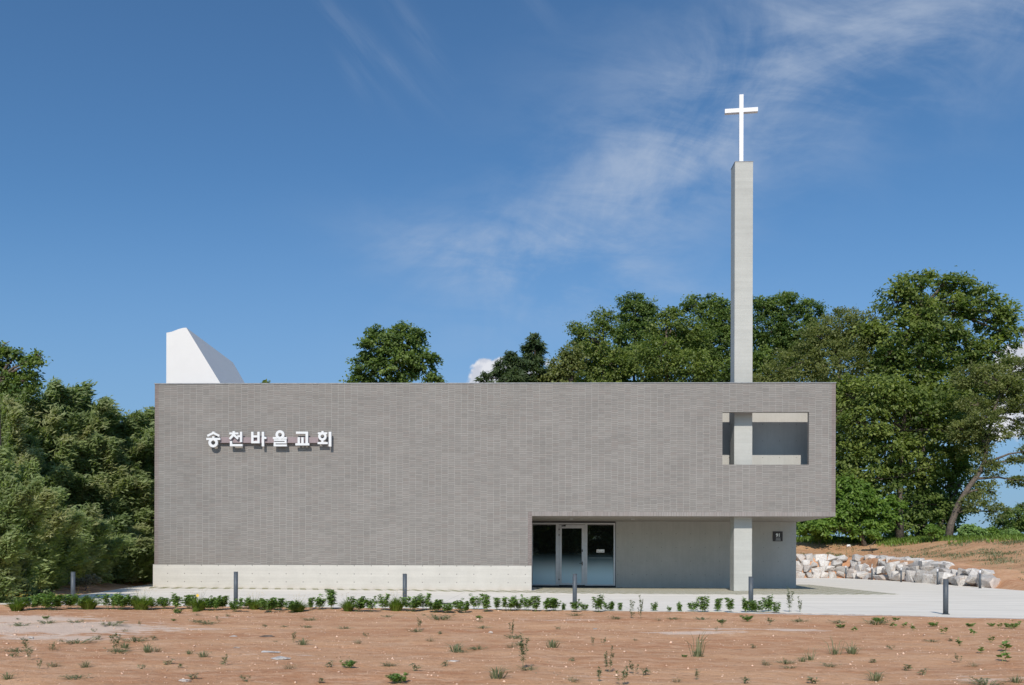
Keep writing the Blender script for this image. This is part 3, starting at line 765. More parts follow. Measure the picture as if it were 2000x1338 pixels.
def rl_at(s):
    x = np.interp(s, SEG, RL[:, 0]); y = np.interp(s, SEG, RL[:, 1])
    i = max(0, min(int(np.searchsorted(SEG, s))-1, len(RL)-2)); d = RL[i+1]-RL[i]
    return float(x), float(y), math.atan2(d[1], d[0])
s_start = SEG[4]-.6; s_end = SEG[9]-.6; cname = ['bottom', 'second', 'third', 'top']; R = random.Random(5)
for c in range(4):
    s = s_start+R.uniform(0, .5); k = 0
    smax = {0: s_end, 1: SEG[8]-.4, 2: SEG[7]-1.2, 3: SEG[6]+.3}[c]
    while s < smax:
        jumb = s > SEG[5]+.5
        wdt = R.uniform(.55, 1.05) if not jumb else R.uniform(.7, 1.5)*(1 if s < SEG[7] else .7)
        hgt = R.uniform(.42, .5) if not jumb else R.uniform(.36, .66)
        zc = .02+c*(.43 if not jumb else .40)
        x, y, ang = rl_at(s+wdt/2); d_in = .10+c*(.16 if not jumb else .34); nxn, nyn = -math.sin(ang), math.cos(ang)
        hh = wall_h(s); zz = min(zc+hgt/2-.05, max(hh-hgt*.35, .1))
        jo = R.uniform(-.22, .12) if jumb else R.uniform(-.05, .05)
        rock('boulder', (x+nxn*(d_in+jo+.2), y+nyn*(d_in+jo+.2), zz), wdt*1.16, R.uniform(.75, 1.05), hgt*1.24, ang+R.uniform(-.25, .25)*(2 if jumb else .5), 100*c+k,
             'pale granite boulder in the %s course of the rubble wall, %s from the church end' % (cname[c], ORD[min(k, 24)]), 'granite boulders of the rubble retaining wall', c)
        s += wdt*.97; k += 1
for k, (px, pyb, sx, hpx, lb) in enumerate(((1745, 1136, .95, 40, 'tall pointed pale boulder leaning out of the middle of the rubble wall'),
                                         (1672, 1130, .7, 27, 'upright grey boulder jutting forward near the second lamp bollard'),
                                         (1683, 1131, .9, 24, 'wedge shaped white boulder at the wall foot between the two nearest lamp bollards'),
                                         (1812, 1140, .9, 24, 'rounded upright boulder at the wall foot left of the rightmost slate bollard'),
                                         (1880, 1146, 1.3, 15, 'long flat boulder lying low towards the right end of the wall'),
                                         (1930, 1150, .9, 12, 'flat topped boulder ending the rubble wall on the right'))):
    p = gp(px, pyb-2); D = p.y+36; h_ = hpx*D/F; rock('boulder', (p.x+.15, p.y+.35, h_/2-.06), sx, .75, h_, .3+k, 900+k, lb, 'granite boulders of the rubble retaining wall', 9)

# ------------------------------------------------------------------ foliage builders
rng = np.random.default_rng(11)
def crown_mesh(name, lobes, density, leaf, mat_style, seed, clump=.55, gap=.0):
    """lobes: (centre, rx, ry, rz). Leaves sit in small sprays spread over and inside every lobe."""
    r = np.random.default_rng(seed); CC, TT, NN, LL, WW, TI = [], [], [], [], [], []
    for (c, rx, ry, rz) in lobes:
        c = np.array(c); A = (rx*rz+rx*ry+ry*rz)/3*4
        nc = max(8, int(A/clump**2*density*.30))
        d = unit(r.normal(size=(nc, 3))); d[:, 2] = d[:, 2]*.9+.12; d = unit(d)
        rad = r.uniform(.30, 1.06, nc)**.55
        cc = c+d*rad[:, None]*np.array([rx, ry, rz])
        cs = clump*r.uniform(.55, 1.25, nc)
        per = r.integers(30, 50, nc)
        ix = np.repeat(np.arange(nc), per); n = len(ix)
        o = r.normal(size=(n, 3))*.42*cs[ix][:, None]*np.array([1, 1, .55])
        out = unit(d[ix]+o*.8)
        P = cc[ix]+o; P[:, 2] -= (o[:, 0]**2+o[:, 1]**2)*.30/np.maximum(cs[ix], .1)
        L = leaf*r.uniform(.65, 1.35, n)
        if mat_style == 'fir':
            T = out*np.array([1, 1, .2])+r.normal(size=(n, 3))*.35+np.array([0, 0, -.35]); W = L*.30
        elif mat_style == 'fine':
            T = out+r.normal(size=(n, 3))*.6; W = L*.5
        else:
            T = out*np.array([1, 1, .3])+r.normal(size=(n, 3))*.55+np.array([0, 0, -.45]); W = L*.62
        Nn = unit(out*.55+r.normal(size=(n, 3))*.42+np.array([-.05, -.40, .60]))
        CC.append(P); TT.append(T); NN.append(Nn); LL.append(L); WW.append(W)
        TI.append(np.clip(r.random(nc)[ix]*.85+r.random(n)*.4-.12, 0, 1))
    C, T, Nn = np.concatenate(CC), np.concatenate(TT), np.concatenate(NN)
    return quads_mesh(name, leaves(C, T, Nn, np.concatenate(LL), np.concatenate(WW)), np.concatenate(TI))
def shift_mesh(me, v):
    a = np.empty(len(me.vertices)*3, np.float32); me.vertices.foreach_get('co', a)
    a = a.reshape(-1, 3)-np.array(v, np.float32); me.vertices.foreach_set('co', a.reshape(-1)); me.update()
def tree(name, label, D, lobes_px, basepx=None, mat='oak', style='broad', leaf=.16, density=11.0, trunk_r=.16, seed=1, bark='bark', clump=.6,
         cat='tree', group='trees on the terrace behind the church', path=None, thick=.75, dy=None):
    sc = 1.0
    if group and 'bamboo' not in group:
        sc = 1.6; D = D*1.6
        if (basepx or lobes_px[0][0]) < 1660: D = max(D, 73)
    leaf *= sc*.92; clump *= sc*.8; trunk_r *= sc
    Y = D-36; R = random.Random(seed); lobes = []
    for i, lb in enumerate(lobes_px):
        px, py, rx = lb[:3]; rz = lb[3] if len(lb) > 3 else rx; oy = (lb[4] if len(lb) > 4 else R.uniform(-.5, .5)*rx*D/F)
        p = at(px, py, Y+oy); k = (Y+oy+36)/F
        lobes.append(((p.x, p.y, p.z), rx*k, max(rx, rz)*k*thick, rz*k))
    bx = basepx if basepx is not None else sum(l[0] for l in lobes_px)/len(lobes_px)
    b0 = at(bx, 1050, Y); base = Vector((b0.x, Y, gz(b0.x, Y)-.05))
    t = empty(name, base, label, cat, group)
    tb = MB()
    if path:
        pts = [base]+[at(a, b_, Y) for a, b_ in path]
    else:
        top = max(lobes, key=lambda l: l[0][2]); m_ = Vector(top[0])
        pts = [base, base.lerp(m_, .35)+Vector((R.uniform(-.25, .25), 0, 0)), base.lerp(m_, .7)+Vector((R.uniform(-.3, .3), 0, 0)), m_]
    n = len(pts); tb.tube(pts, [trunk_r*(1.25 if i == 0 else 1-.75*i/(n-1)) for i in range(n)], 9)
    for c, rx, ry, rz in lobes:
        c = Vector(c); j = min(range(len(pts)-1), key=lambda q: (pts[q].lerp(pts[q+1], .5)-c).length+abs(pts[q].z-(c.z-1.5))*.8)
        s0 = pts[j].lerp(pts[j+1], .6); mid = s0.lerp(c, .5)+Vector((R.uniform(-.2, .2), R.uniform(-.2, .2), R.uniform(0, .3)))
        if (s0-c).length > .3: tb.tube([s0, mid, c], [trunk_r*.42, trunk_r*.28, trunk_r*.1], 6)
        for q in range(5):
            d = Vector((R.gauss(0, 1)*rx, R.gauss(0, 1)*ry, R.gauss(0, .8)*rz))*.45
            tb.tube([mid.lerp(c, .6), c+d*.5+Vector((0, 0, .1)), c+d], [trunk_r*.16, trunk_r*.1, .012], 5)
    tb.build('trunk', M[bark], t, True)
    cm = crown_mesh('crown', lobes, density, leaf, style, seed, clump)
    shift_mesh(cm, base); link_mesh('crown', cm, M[mat], t)
    return t

G = 'trees on the terrace behind the church'
tree('broadleaf_tree', 'single leafy shoot barely rising above the roof right of the skylight', 50, [(519, 748, 5, 6), (516, 765, 16, 12), (520, 790, 30, 20)], seed=20, leaf=.15, trunk_r=.06, clump=.3)
tree('broadleaf_tree', 'round twin domed tree alone above the roof left of centre', 52, [(742, 672, 40, 36), (795, 668, 40, 34), (715, 712, 32, 30), (830, 712, 32, 30), (770, 715, 50, 40), (765, 790, 85, 50), (700, 750, 25, 20), (848, 745, 20, 16), (737, 650, 18, 14), (787, 646, 14, 14), (808, 660, 12, 12)], seed=21, density=9, clump=.5, mat='oak2', leaf=.19)
tree('conifer_tree', 'dark narrow conifer with drooping tips above the roof', 52, [(1042, 690, 22, 30), (1040, 735, 34, 36), (1045, 668, 9, 14), (1038, 790, 40, 40)], mat='fir', style='fir', leaf=.28, density=14, seed=22, clump=.45)
tree('conifer_tree', 'low dark conifer in front of the white cloud above the roof', 50, [(985, 725, 26, 22), (996, 697, 9, 16), (945, 742, 14, 14), (1005, 745, 26, 22), (975, 770, 45, 25), (1012, 715, 14, 20)], mat='fir', style='fir', leaf=.26, density=11, seed=23, clump=.42)
tree('broadleaf_tree', 'shrubby tree between the dark conifer and the tall leafy mass', 51, [(1098, 722, 32, 30), (1080, 750, 40, 30), (1118, 700, 28, 28), (1100, 790, 50, 30)], seed=24, mat='olive', leaf=.17, clump=.5)
tree('broadleaf_tree', 'dense green tree at the left shoulder of the leafy mass', 53, [(1160, 660, 42, 38), (1178, 625, 26, 22), (1140, 705, 48, 42), (1128, 650, 20, 22), (1190, 715, 52, 40), (1155, 770, 70, 40)], seed=25)
tree('broadleaf_tree', 'tree with a flat square top above the leafy mass', 56, [(1242, 612, 38, 30), (1225, 590, 20, 16), (1262, 598, 22, 16), (1240, 655, 48, 40), (1245, 720, 60, 50), (1243, 580, 12, 10)], seed=26, mat='oak2', clump=.5)
tree('broadleaf_tree', 'broad green tree with a rounded top left of the tower', 51, [(1312, 640, 46, 38), (1300, 612, 26, 18), (1345, 660, 46, 40), (1290, 700, 52, 45), (1350, 720, 55, 45), (1320, 775, 70, 35)], seed=27)
tree('broadleaf_tree', 'tall tree peeping out just left of the tower', 55, [(1395, 608, 34, 26), (1352, 598, 24, 20), (1388, 586, 14, 12), (1420, 625, 30, 36), (1395, 660, 46, 44), (1400, 725, 55, 45)], seed=28, mat='oak2', clump=.5)
tree('broadleaf_tree', 'bushy tree with a lumpy top just right of the tower', 55, [(1492, 600, 24, 24), (1530, 606, 34, 30), (1538, 584, 22, 14), (1580, 612, 30, 30), (1500, 650, 46, 42), (1560, 660, 50, 40), (1500, 720, 60, 40), (1478, 590, 10, 14)], seed=29, mat='oak2', clump=.5)
tree('olive_tree', 'pale olive tinted tree above the right end of the roof', 50, [(1640, 635, 50, 34), (1600, 660, 40, 38), (1680, 650, 45, 40), (1560, 710, 55, 45), (1640, 715, 70, 55), (1660, 790, 60, 60), (1500, 735, 35, 25)], mat='olive', seed=30, leaf=.15, clump=.55, style='fine')
tree('walnut_tree', 'tallest spreading tree at the right with a domed top', 49, [(1782, 562, 42, 34), (1745, 588, 34, 34), (1800, 540, 24, 16), (1868, 568, 44, 32), (1915, 590, 40, 36), (1845, 552, 24, 18), (1830, 620, 70, 50), (1945, 632, 42, 40), (1770, 660, 68, 50), (1860, 690, 70, 52), (1930, 700, 52, 48), (1962, 610, 24, 24), (1830, 770, 70, 40), (1890, 770, 60, 40), (1760, 745, 60, 40), (1945, 765, 44, 34), (1705, 655, 30, 30), (1740, 705, 45, 40), (1975, 655, 20, 22)],
     basepx=1800, mat='oak', leaf=.21, density=9.5, trunk_r=.28, seed=31, clump=.72)
tree('walnut_tree', 'leafy tree with layered boughs beside the right wall of the church', 46, [(1720, 770, 62, 40), (1690, 830, 56, 34), (1770, 790, 60, 40), (1800, 850, 64, 40), (1735, 880, 62, 36), (1840, 800, 50, 40), (1880, 850, 50, 44), (1660, 940, 40, 30), (1850, 905, 44, 34), (1655, 770, 34, 40), (1790, 920, 52, 30), (1655, 880, 30, 34), (1720, 935, 50, 26)],
     basepx=1757, mat='oak', leaf=.20, density=9.5, trunk_r=.2, seed=32, clump=.66, path=[(1757, 980), (1760, 900), (1765, 800)])
tree('maple_tree', 'bright fresh green tree filling the gap below the cantilever', 45, [(1680, 985, 46, 34), (1640, 1010, 34, 26), (1720, 1000, 44, 32), (1600, 1028, 34, 16), (1690, 1030, 40, 20), (1660, 955, 36, 24), (1570, 1036, 18, 12)],
     basepx=1690, mat='bright', leaf=.19, density=10, trunk_r=.1, seed=33, clump=.5)
tree('broadleaf_tree', 'dark lower tree between the layered tree and the leaning trunk', 47, [(1800, 985, 48, 38), (1770, 1025, 40, 24), (1835, 1015, 40, 28), (1840, 955, 36, 34), (1860, 1000, 26, 36), (1880, 940, 30, 40)], basepx=1810, mat='oak2', leaf=.17, seed=34, density=9)
tree('leaning_tree', 'sparse tree leaning right on a bare grey trunk at the far right', 43.5,
     [(1935, 735, 40, 24), (1985, 715, 35, 22), (1900, 790, 34, 20), (1960, 790, 40, 18), (2010, 790, 40, 22), (1900, 850, 34, 20), (1950, 850, 26, 14), (1930, 915, 30, 22), (1925, 960, 24, 24), (1985, 900, 22, 8), (1945, 1000, 20, 18), (2015, 880, 25, 18), (1890, 735, 34, 24), (1880, 840, 34, 26), (1915, 880, 30, 22), (1965, 755, 34, 18), (2000, 835, 34, 20), (1905, 985, 26, 22), (1990, 940, 24, 10), (1990, 755, 32, 34), (1925, 820, 40, 26)],
     basepx=1852, mat='olive', style='fine', leaf=.13, density=9.5, trunk_r=.17, seed=35, bark='bark', clump=.42, path=[(1857, 1025), (1872, 985), (1893, 950), (1912, 925), (1925, 895), (1930, 850), (1945, 790), (1965, 740)])
tree('distant_tree', 'hazy distant tree at the right edge beyond the terrace', 74, [(1985, 1010, 30, 20), (2010, 995, 26, 18), (1965, 1030, 30, 18), (2000, 1035, 36, 20), (2040, 1010, 40, 30)], mat='oak2', leaf=.2, seed=36, density=9)
# second rank, seen through the gaps
for k, (px, D, lb) in enumerate(((1120, 60, [(1120, 740, 55, 45), (1130, 800, 70, 60), (1120, 890, 75, 60), (1120, 980, 80, 60)]), (1215, 62, [(1215, 690, 55, 50), (1215, 780, 80, 70), (1215, 890, 75, 60), (1215, 980, 80, 60)]), (1300, 61, [(1300, 690, 70, 50), (1310, 790, 80, 70), (1300, 890, 75, 60), (1300, 980, 80, 60)]),
                              (1400, 62, [(1400, 690, 66, 55), (1400, 790, 80, 70), (1400, 890, 75, 60), (1400, 980, 80, 60)]), (1500, 62, [(1500, 690, 66, 50), (1510, 790, 80, 70), (1500, 890, 75, 60), (1500, 980, 80, 60)]), (1600, 60, [(1600, 690, 70, 50), (1600, 790, 85, 70), (1610, 900, 80, 70), (1600, 1000, 80, 50)]),
                              (1700, 58, [(1700, 690, 66, 60), (1700, 800, 90, 70), (1700, 900, 90, 70), (1700, 1000, 90, 55)]), (1820, 57, [(1820, 680, 80, 60), (1830, 790, 85, 60), (1820, 900, 75, 70), (1800, 1000, 80, 50)]))):
    wh = ['behind the shrubby tree', 'behind the square topped tree', 'behind the rounded tree left of the tower', 'directly behind the tower', 'behind the lumpy topped tree',
          'behind the right end of the church roof', 'behind the layered tree', 'behind the tallest tree'][k]
    tree('background_tree', 'shaded tree of the second rank standing %s' % wh, D, lb, basepx=px, mat='oak2', leaf=.26, density=6, seed=50+k, clump=.8, group='second rank of trees behind the leafy mass')
tree('background_tree', 'broadleaf tree rising behind the bamboo at the left edge', 33, [(-5, 690, 26, 24), (28, 700, 18, 20), (0, 740, 40, 36), (58, 712, 16, 16), (74, 698, 12, 10), (50, 745, 30, 28), (-40, 700, 40, 40)], basepx=10, mat='oak2', leaf=.14, seed=61, clump=.42, group='trees around the bamboo grove')
# low shrubs at the terrace edge
for k, (px, py, D, r_, mt, lb) in enumerate(((1600, 1044, 43.5, 12, 'bright', 'small leafy shrub on the terrace edge nearest the church corner'), (1705, 1042, 43, 9, 'bright', 'small bright shrub on the terrace edge under the layered tree'),
        (1820, 1036, 42.6, 13, 'bright', 'pale green shrub on the terrace edge just left of the leaning trunk'), (1895, 1038, 43, 18, 'bush', 'dark green bush on the terrace edge right of the leaning trunk'),
        (1935, 1042, 43.5, 14, 'bright', 'leafy shrub on the terrace edge under the gap of sky'), (1975, 1044, 43, 14, 'bush', 'low shrub on the terrace edge below the distant tree'))):
    tree('shrub', lb, D, [(px, py, r_, r_*.8), (px+r_*.9, py+3, r_*.7, r_*.6)], basepx=px, mat=mt, leaf=.13, density=16, trunk_r=.025, seed=70+k, clump=.25, cat='shrub', group='shrubs on the terrace edge')
tree('shrub', 'yellow green bush at the foot of the church by the left corner', 52, [(268, 1098, 18, 12), (285, 1105, 14, 12), (250, 1108, 16, 9)], basepx=270, mat='bright', leaf=.10, density=18, trunk_r=.02, seed=80, clump=.25, cat='shrub', group='bushes by the bamboo grove')
tree('shrub', 'dry twiggy shrub at the foot of the bamboo behind the leftmost bollard', 31.0, [(175, 1132, 20, 9), (150, 1138, 18, 8)], basepx=165, mat='dryweed', style='fine', leaf=.07, density=14, trunk_r=.015, seed=81, clump=.22, cat='shrub', group='bushes by the bamboo grove')
tree('shrub', 'olive bush spilling onto the left end of the pavement', 23.5, [(45, 1150, 24, 18), (75, 1160, 20, 13), (18, 1160, 24, 16), (88, 1166, 10, 7)], basepx=55, mat='bamboo', style='fine', leaf=.08, density=22, trunk_r=.02, seed=82, clump=.25, cat='shrub', group='bushes by the bamboo grove')

# ------------------------------------------------------------------ bamboo
def bamboo(px, pytop, D, label, seed, low=.06, spread=.9, culms=6, lean=.35):
    Y = D-36; K_ = D/29; spread *= K_; lean *= K_; r = np.random.default_rng(seed); b0 = at(px, HOR, Y); z0 = gz(b0.x, Y); H = at(px, pytop, Y).z-z0
    base = Vector((b0.x, Y, z0)); t = empty('bamboo_clump', base, label, 'bamboo', 'clumps of the bamboo grove left of the church')
    cb = MB(); C, T, Nn, L, W, TI = [], [], [], [], [], []
    for c in range(culms):
        a = r.uniform(0, 2*math.pi); rr = spread*math.sqrt(r.uniform(0, 1)); bx, by = rr*math.cos(a)*.5, rr*math.sin(a)*.5
        h = H*(1.0 if c == 0 else r.uniform(.55, .97)); lx = lean*r.uniform(.3, 1.4)+rr*math.cos(a)*.7; ly = -.35*r.uniform(-.3, 1)+rr*math.sin(a)*.7
        if c == 0: bx, by, lx = -.1-lean*.8, 0, lean
        def pos(t_):
            bend = t_**2.6; return np.stack([bx+lx*bend*1.3+0*t_, by+ly*bend, h*(t_-.10*bend*abs(lx))], -1)
        ts = np.linspace(0, 1, 9); P = pos(ts)
        cb.tube([tuple(Vector(p)+base) for p in P], [.022*(1-.8*q)+.002 for q in ts], 6)
        nb = int(30+h*14/K_) if low < .5 else int(14+h*3/K_); tb = r.uniform(low, 1.0, nb)**.85; B = pos(tb)
        ang = r.uniform(0, 2*math.pi, nb); ln = (.44*np.clip((1.02-tb)*2.2, 0, 1)**.8*np.clip(tb*5+.4, 0, 1)+.10)*r.uniform(.55, 1.5, nb)*K_
        dr = np.stack([np.cos(ang)+.30, np.sin(ang), r.uniform(.25, 1.2, nb)], -1); dr = unit(dr)
        per = r.integers(36, 60, nb); ix = np.repeat(np.arange(nb), per); n = len(ix)
        q = r.uniform(.15, 1.0, n); cur = B[ix]+dr[ix]*(ln[ix]*q)[:, None]; cur[:, 2] -= .35*ln[ix]*q**2
        cur += r.normal(size=(n, 3))*.060*K_*(1+q[:, None]*.5)
        TT = dr[ix]*.8+r.normal(size=(n, 3))*.45+np.array([.42, 0, -.12])
        l = r.uniform(.12, .24, n)*K_
        C.append(cur); T.append(TT); Nn.append(unit(r.normal(size=(n, 3))*.45+np.array([-.12, -.85, .7]))); L.append(l); W.append(l*r.uniform(.22, .34, n))
        TI.append(np.clip(r.random(nb)[ix]*.65+r.random(n)*.4, 0, 1))
    cb.build('culm', M['culm'], t, True)
    V = leaves(np.concatenate(C), np.concatenate(T), np.concatenate(Nn), np.concatenate(L), np.concatenate(W))
    link_mesh('foliage', quads_mesh('foliage', V, np.concatenate(TI)), M['bamboo'], t)
def DD(px): return float(np.interp(px, [-40, 0, 30, 44, 56, 150, 220, 260, 300], [21.5, 22.5, 24, 27, 37.5, 40.5, 42.5, 44, 46]))
rank1 = [(px, py, DD(px)+.8) for px, py in ((-22, 900), (12, 870), (44, 920), (76, 880), (106, 940), (136, 900), (162, 945), (186, 905), (208, 950), (230, 915), (252, 955), (272, 905), (292, 930))]
rank2 = [(px, py, max(DD(px)+1.5, 37)) for px, py in ((-12, 800), (24, 775), (58, 810), (92, 790), (122, 820), (150, 795), (178, 830), (204, 810), (230, 850), (256, 830), (280, 850), (300, 830))]
rank3 = [(px, py+16, max(DD(px)+3.0, 41)) for px, py in ((-4, 712), (22, 745), (44, 726), (64, 750), (84, 730), (103, 738), (121, 716), (140, 742), (160, 724), (178, 765), (196, 742), (212, 800), (232, 812), (250, 778), (270, 800), (285, 774), (302, 792))]
for k, (px, py, ln) in enumerate(((14, 716, .5), (50, 722, .7), (66, 738, .4), (80, 722, .8), (97, 712, .6), (112, 724, .5), (124, 716, .9), (141, 728, .6), (156, 722, .5), (172, 716, 1.3), (184, 738, .7),
                              (198, 738, 1.2), (214, 772, .6), (226, 792, .5), (240, 784, .8), (254, 772, .6), (268, 782, .5), (280, 768, .7), (294, 778, .5))):
    bamboo(px, py, max(DD(px)+2.0, 39.5), 'slender bamboo plume rising above the grove top, %s from the left' % ORD[k], 700+k, low=.55, lean=ln, spread=.25, culms=2)
rank0 = [(px, py, float(np.interp(px, [60, 120, 180, 290], [29.5, 33, 36.5, 42.5]))) for px, py in ((62, 985), (84, 1010), (104, 970), (124, 1015), (146, 990), (168, 1025), (190, 1000), (212, 1035), (236, 1010), (260, 1040), (284, 1030))]
for nm, rk in (('lowest', rank0), ('front', rank1), ('middle', rank2), ('rear', rank3)):
    for k, (px, py, Y) in enumerate(rk):
        bamboo(px, py, Y, 'feathery olive green bamboo clump in the %s rank, %s from the left' % (nm, ORD[k]), 200+k+{'lowest': 90, 'front': 0, 'middle': 30, 'rear': 60}[nm],
               low=.03 if nm in ('front', 'lowest') else .2, lean=.5 if nm == 'rear' else .3, spread=1.0 if nm != 'rear' else .45, culms=9 if nm == 'front' else 7)

# trees across the field behind the photographer, mirrored in the entrance glass
for k, (x, y, h_) in enumerate(((-16, -84, 8), (-10, -87, 9), (-5, -84, 8.5), (0, -87, 9), (5, -84, 8), (10, -87, 9), (15, -85, 9), (21, -87, 9))):
    lob = [((x+random.uniform(-1.5, 1.5), y+random.uniform(-1, 1), h_*q), 3.4, 2.6, 2.0) for q in (.2, .5, .8)]
    t = empty('field_tree', (x, y, 0), 'green tree across the field, %s from the left in the entrance reflection' % ORD[k], 'tree', 'trees across the field')
    tb = MB().tube([(x, y, -.1), (x, y, h_*.8)], [.2, .05], 7); tb.build('trunk', M['bark'], t)
    cm = crown_mesh('crown', lob, 9, .5, 'broad', 300+k, 1.0); shift_mesh(cm, (x, y, 0)); link_mesh('crown', cm, M['oak'], t)

# ------------------------------------------------------------------ planting row and weeds (prototypes, then copies)
def proto(name, V, mat, tint=None):
    o = link_mesh(name, quads_mesh(name, V, tint), mat); return o
def leafy(seed, stems, h, w, n_leaf, leafL, leafW, droop=.3, up=0.0):
    r = np.random.default_rng(seed); C, T, Nn, St = [], [], [], []
    for s in range(stems):
        a = r.uniform(0, 6.283); rr = w*math.sqrt(r.uniform(0, 1))*.5; tip = np.array([rr*math.cos(a), rr*math.sin(a), h*r.uniform(.65, 1)])
        base = tip*np.array([.35, .35, 0]); q = r.uniform(.15, 1, n_leaf)**.7; p = base+(tip-base)*q[:, None]
        ang = r.uniform(0, 6.283, n_leaf); d = np.stack([np.cos(ang), np.sin(ang), r.uniform(-droop, .4, n_leaf)+up], -1)
        L_ = leafL*(1.15-.4*q); C.append(p+unit(d)*L_[:, None]*.5); T.append(d); Nn.append(np.stack([-d[:, 0]*.3, -d[:, 1]*.3, np.ones(n_leaf)], -1)+r.normal(size=(n_leaf, 3))*.3)
        St.append(blades(base[None], tip[None], ((base+tip)/2)[None], [.006]))
    C, T, Nn = np.concatenate(C), np.concatenate(T), np.concatenate(Nn); L = leafL*r.uniform(.6, 1.2, len(C))
    return np.concatenate([leaves(C, T, Nn, L, L*leafW/leafL)]+St)
def tuft(seed, n, h, w, bw, flat=0.0):
    r = np.random.default_rng(seed); a = r.uniform(0, 6.283, n); rr = np.sqrt(r.uniform(0, 1, n)); H = h*r.uniform(.5, 1.05, n)*(1-.35*rr)
    base = np.stack([np.cos(a)*rr*w*.16, np.sin(a)*rr*w*.16, np.zeros(n)-.01], -1)
    tip = np.stack([np.cos(a)*rr*w*.55, np.sin(a)*rr*w*.55, H*(1-flat)], -1)+r.normal(size=(n, 3))*.01
    mid = (base+tip)/2; mid[:, 2] = H*.68; mid[:, :2] *= .8
    return blades(base, tip, mid, r.uniform(.6, 1.2, n)*bw)
P = {}
P['bush'] = [proto('leafy_bush', leafy(400+k, (16, 13, 18)[k], .34, .48, 46, .085, .042), M['bush']) for k in range(3)]
P['young'] = [proto('leafy_plant', leafy(410+k, 8, .34, .24, 40, .082, .038, .5), M['bush']) for k in range(3)]
P['tuft'] = []
for k in range(3):
    o = proto('flowering_tuft', tuft(420+k, 420, .30, .55, .014), M['grass'])
    r = np.random.default_rng(430+k); n = 26; a = r.uniform(0, 6.283, n); rr = np.sqrt(r.uniform(0, 1, n))*.26
    tip = np.stack([np.cos(a)*rr, np.sin(a)*rr, r.uniform(.28, .42, n)], -1); base = tip*np.array([.25, .25, .3])
    link_mesh('flower_stalks', quads_mesh('flower_stalks', blades(base, tip, (base+tip)/2, np.full(n, .004))), M['stem'], o)
    c = np.repeat(tip, 5, 0); ang = np.tile(np.arange(5)*1.2566, n); dd = np.stack([np.cos(ang), np.sin(ang), np.full(5*n, .3)], -1)
    link_mesh('flowers', quads_mesh('flowers', leaves(c+dd*.007, dd, np.tile([[0, -.3, 1.0]], (5*n, 1)), np.full(5*n, .016), np.full(5*n, .011))), M['flower'], o)
    P['tuft'].append(o)
P['tall'] = [proto('tall_weed', leafy(440+k, 4, .50, .26, 48, .06, .020, .1, .35), M['weed']) for k in range(2)]
P['sprawl'] = [proto('sprawling_weed', np.concatenate([tuft(450+k, 48, .11, .85, .011, .35), leafy(455+k, 9, .10, .70, 14, .055, .018)]), M['weed']) for k in range(4)]
P['grass'] = [proto('grass_clump', tuft(460+k, 56, .20, .46, .011, .15), M['weed']) for k in range(3)]
P['upright'] = [proto('upright_weed', leafy(470+k, 4, .26, .20, 20, .06, .020, .1, .3), M['weed']) for k in range(3)]
P['compact'] = [proto('compact_weed', leafy(480+k, 12, .12, .28, 26, .055, .028), M['bush']) for k in range(2)]
P['seedling'] = [proto('broadleaf_seedling', leafy(490+k, 3, .12, .14, 6, .065, .050, .2, .2), M['bush']) for k in range(3)]
P['longgrass'] = [proto('long_grass', np.concatenate([tuft(500+k, 16, .55, .75, .014, .05), tuft(505+k, 60, .14, .2, .013, 0)]), M['weed']) for k in range(2)]
P['tiny'] = [proto('tiny_weed', leafy(510+k, 4, .06, .13, 7, .045, .018), M['weed']) for k in range(3)]
P['dry'] = [proto('dry_weed', np.concatenate([tuft(520+k, 40, .12, .45, .006, .3), leafy(525+k, 4, .12, .2, 8, .03, .01)]), M['dryweed']) for k in range(2)]
KL = {'bush': ('dense green bush', 'bush'), 'young': ('young leafy plant', 'plant'), 'tuft': ('yellow flowered grass tuft', 'flowering plant'), 'tall': ('tall pale weed', 'weed'),
      'sprawl': ('sprawling green weed', 'weed'), 'grass': ('tufted grass clump', 'grass clump'), 'upright': ('thin upright weed', 'weed'), 'compact': ('compact dark green weed', 'weed'),
      'seedling': ('broad leaved seedling', 'seedling'), 'longgrass': ('long bladed grass', 'grass clump'), 'tiny': ('tiny weed', 'weed'), 'dry': ('dry straw coloured weed', 'weed')}
used = set(); placed = []
posts = [142, 460, 790, 1122, 1466, 1847]
def zone(px):
    i = sum(px > q for q in posts)
    if i == 0: return 'left of leftmost bollard'
    if i == 6: return 'right of rightmost bollard'
    return 'between %s and %s bollards' % (ORD[i-1], ORD[i])
def put(kind, px, py, sc=1.0, row='soil'):
    p = gp(px, py, -.02); x, y = p.x, p.y; z = gz(x, y) if row == 'soil' else gz(x, y)
    if z < zp(x)-.1: z = zp(x)-.03
    k = random.randrange(len(P[kind])); src = P[kind][k]
    if (kind, k) in used: o = dup(src, (x, y, z), random.uniform(0, 6.28), sc*random.uniform(.93, 1.07))
    else:
        used.add((kind, k)); o = src; o.location = (x, y, z); o.rotation_euler = (0, 0, random.uniform(0, 6.28)); o.scale = (sc,)*3
    placed.append((kind, px, py, row, o)); return o
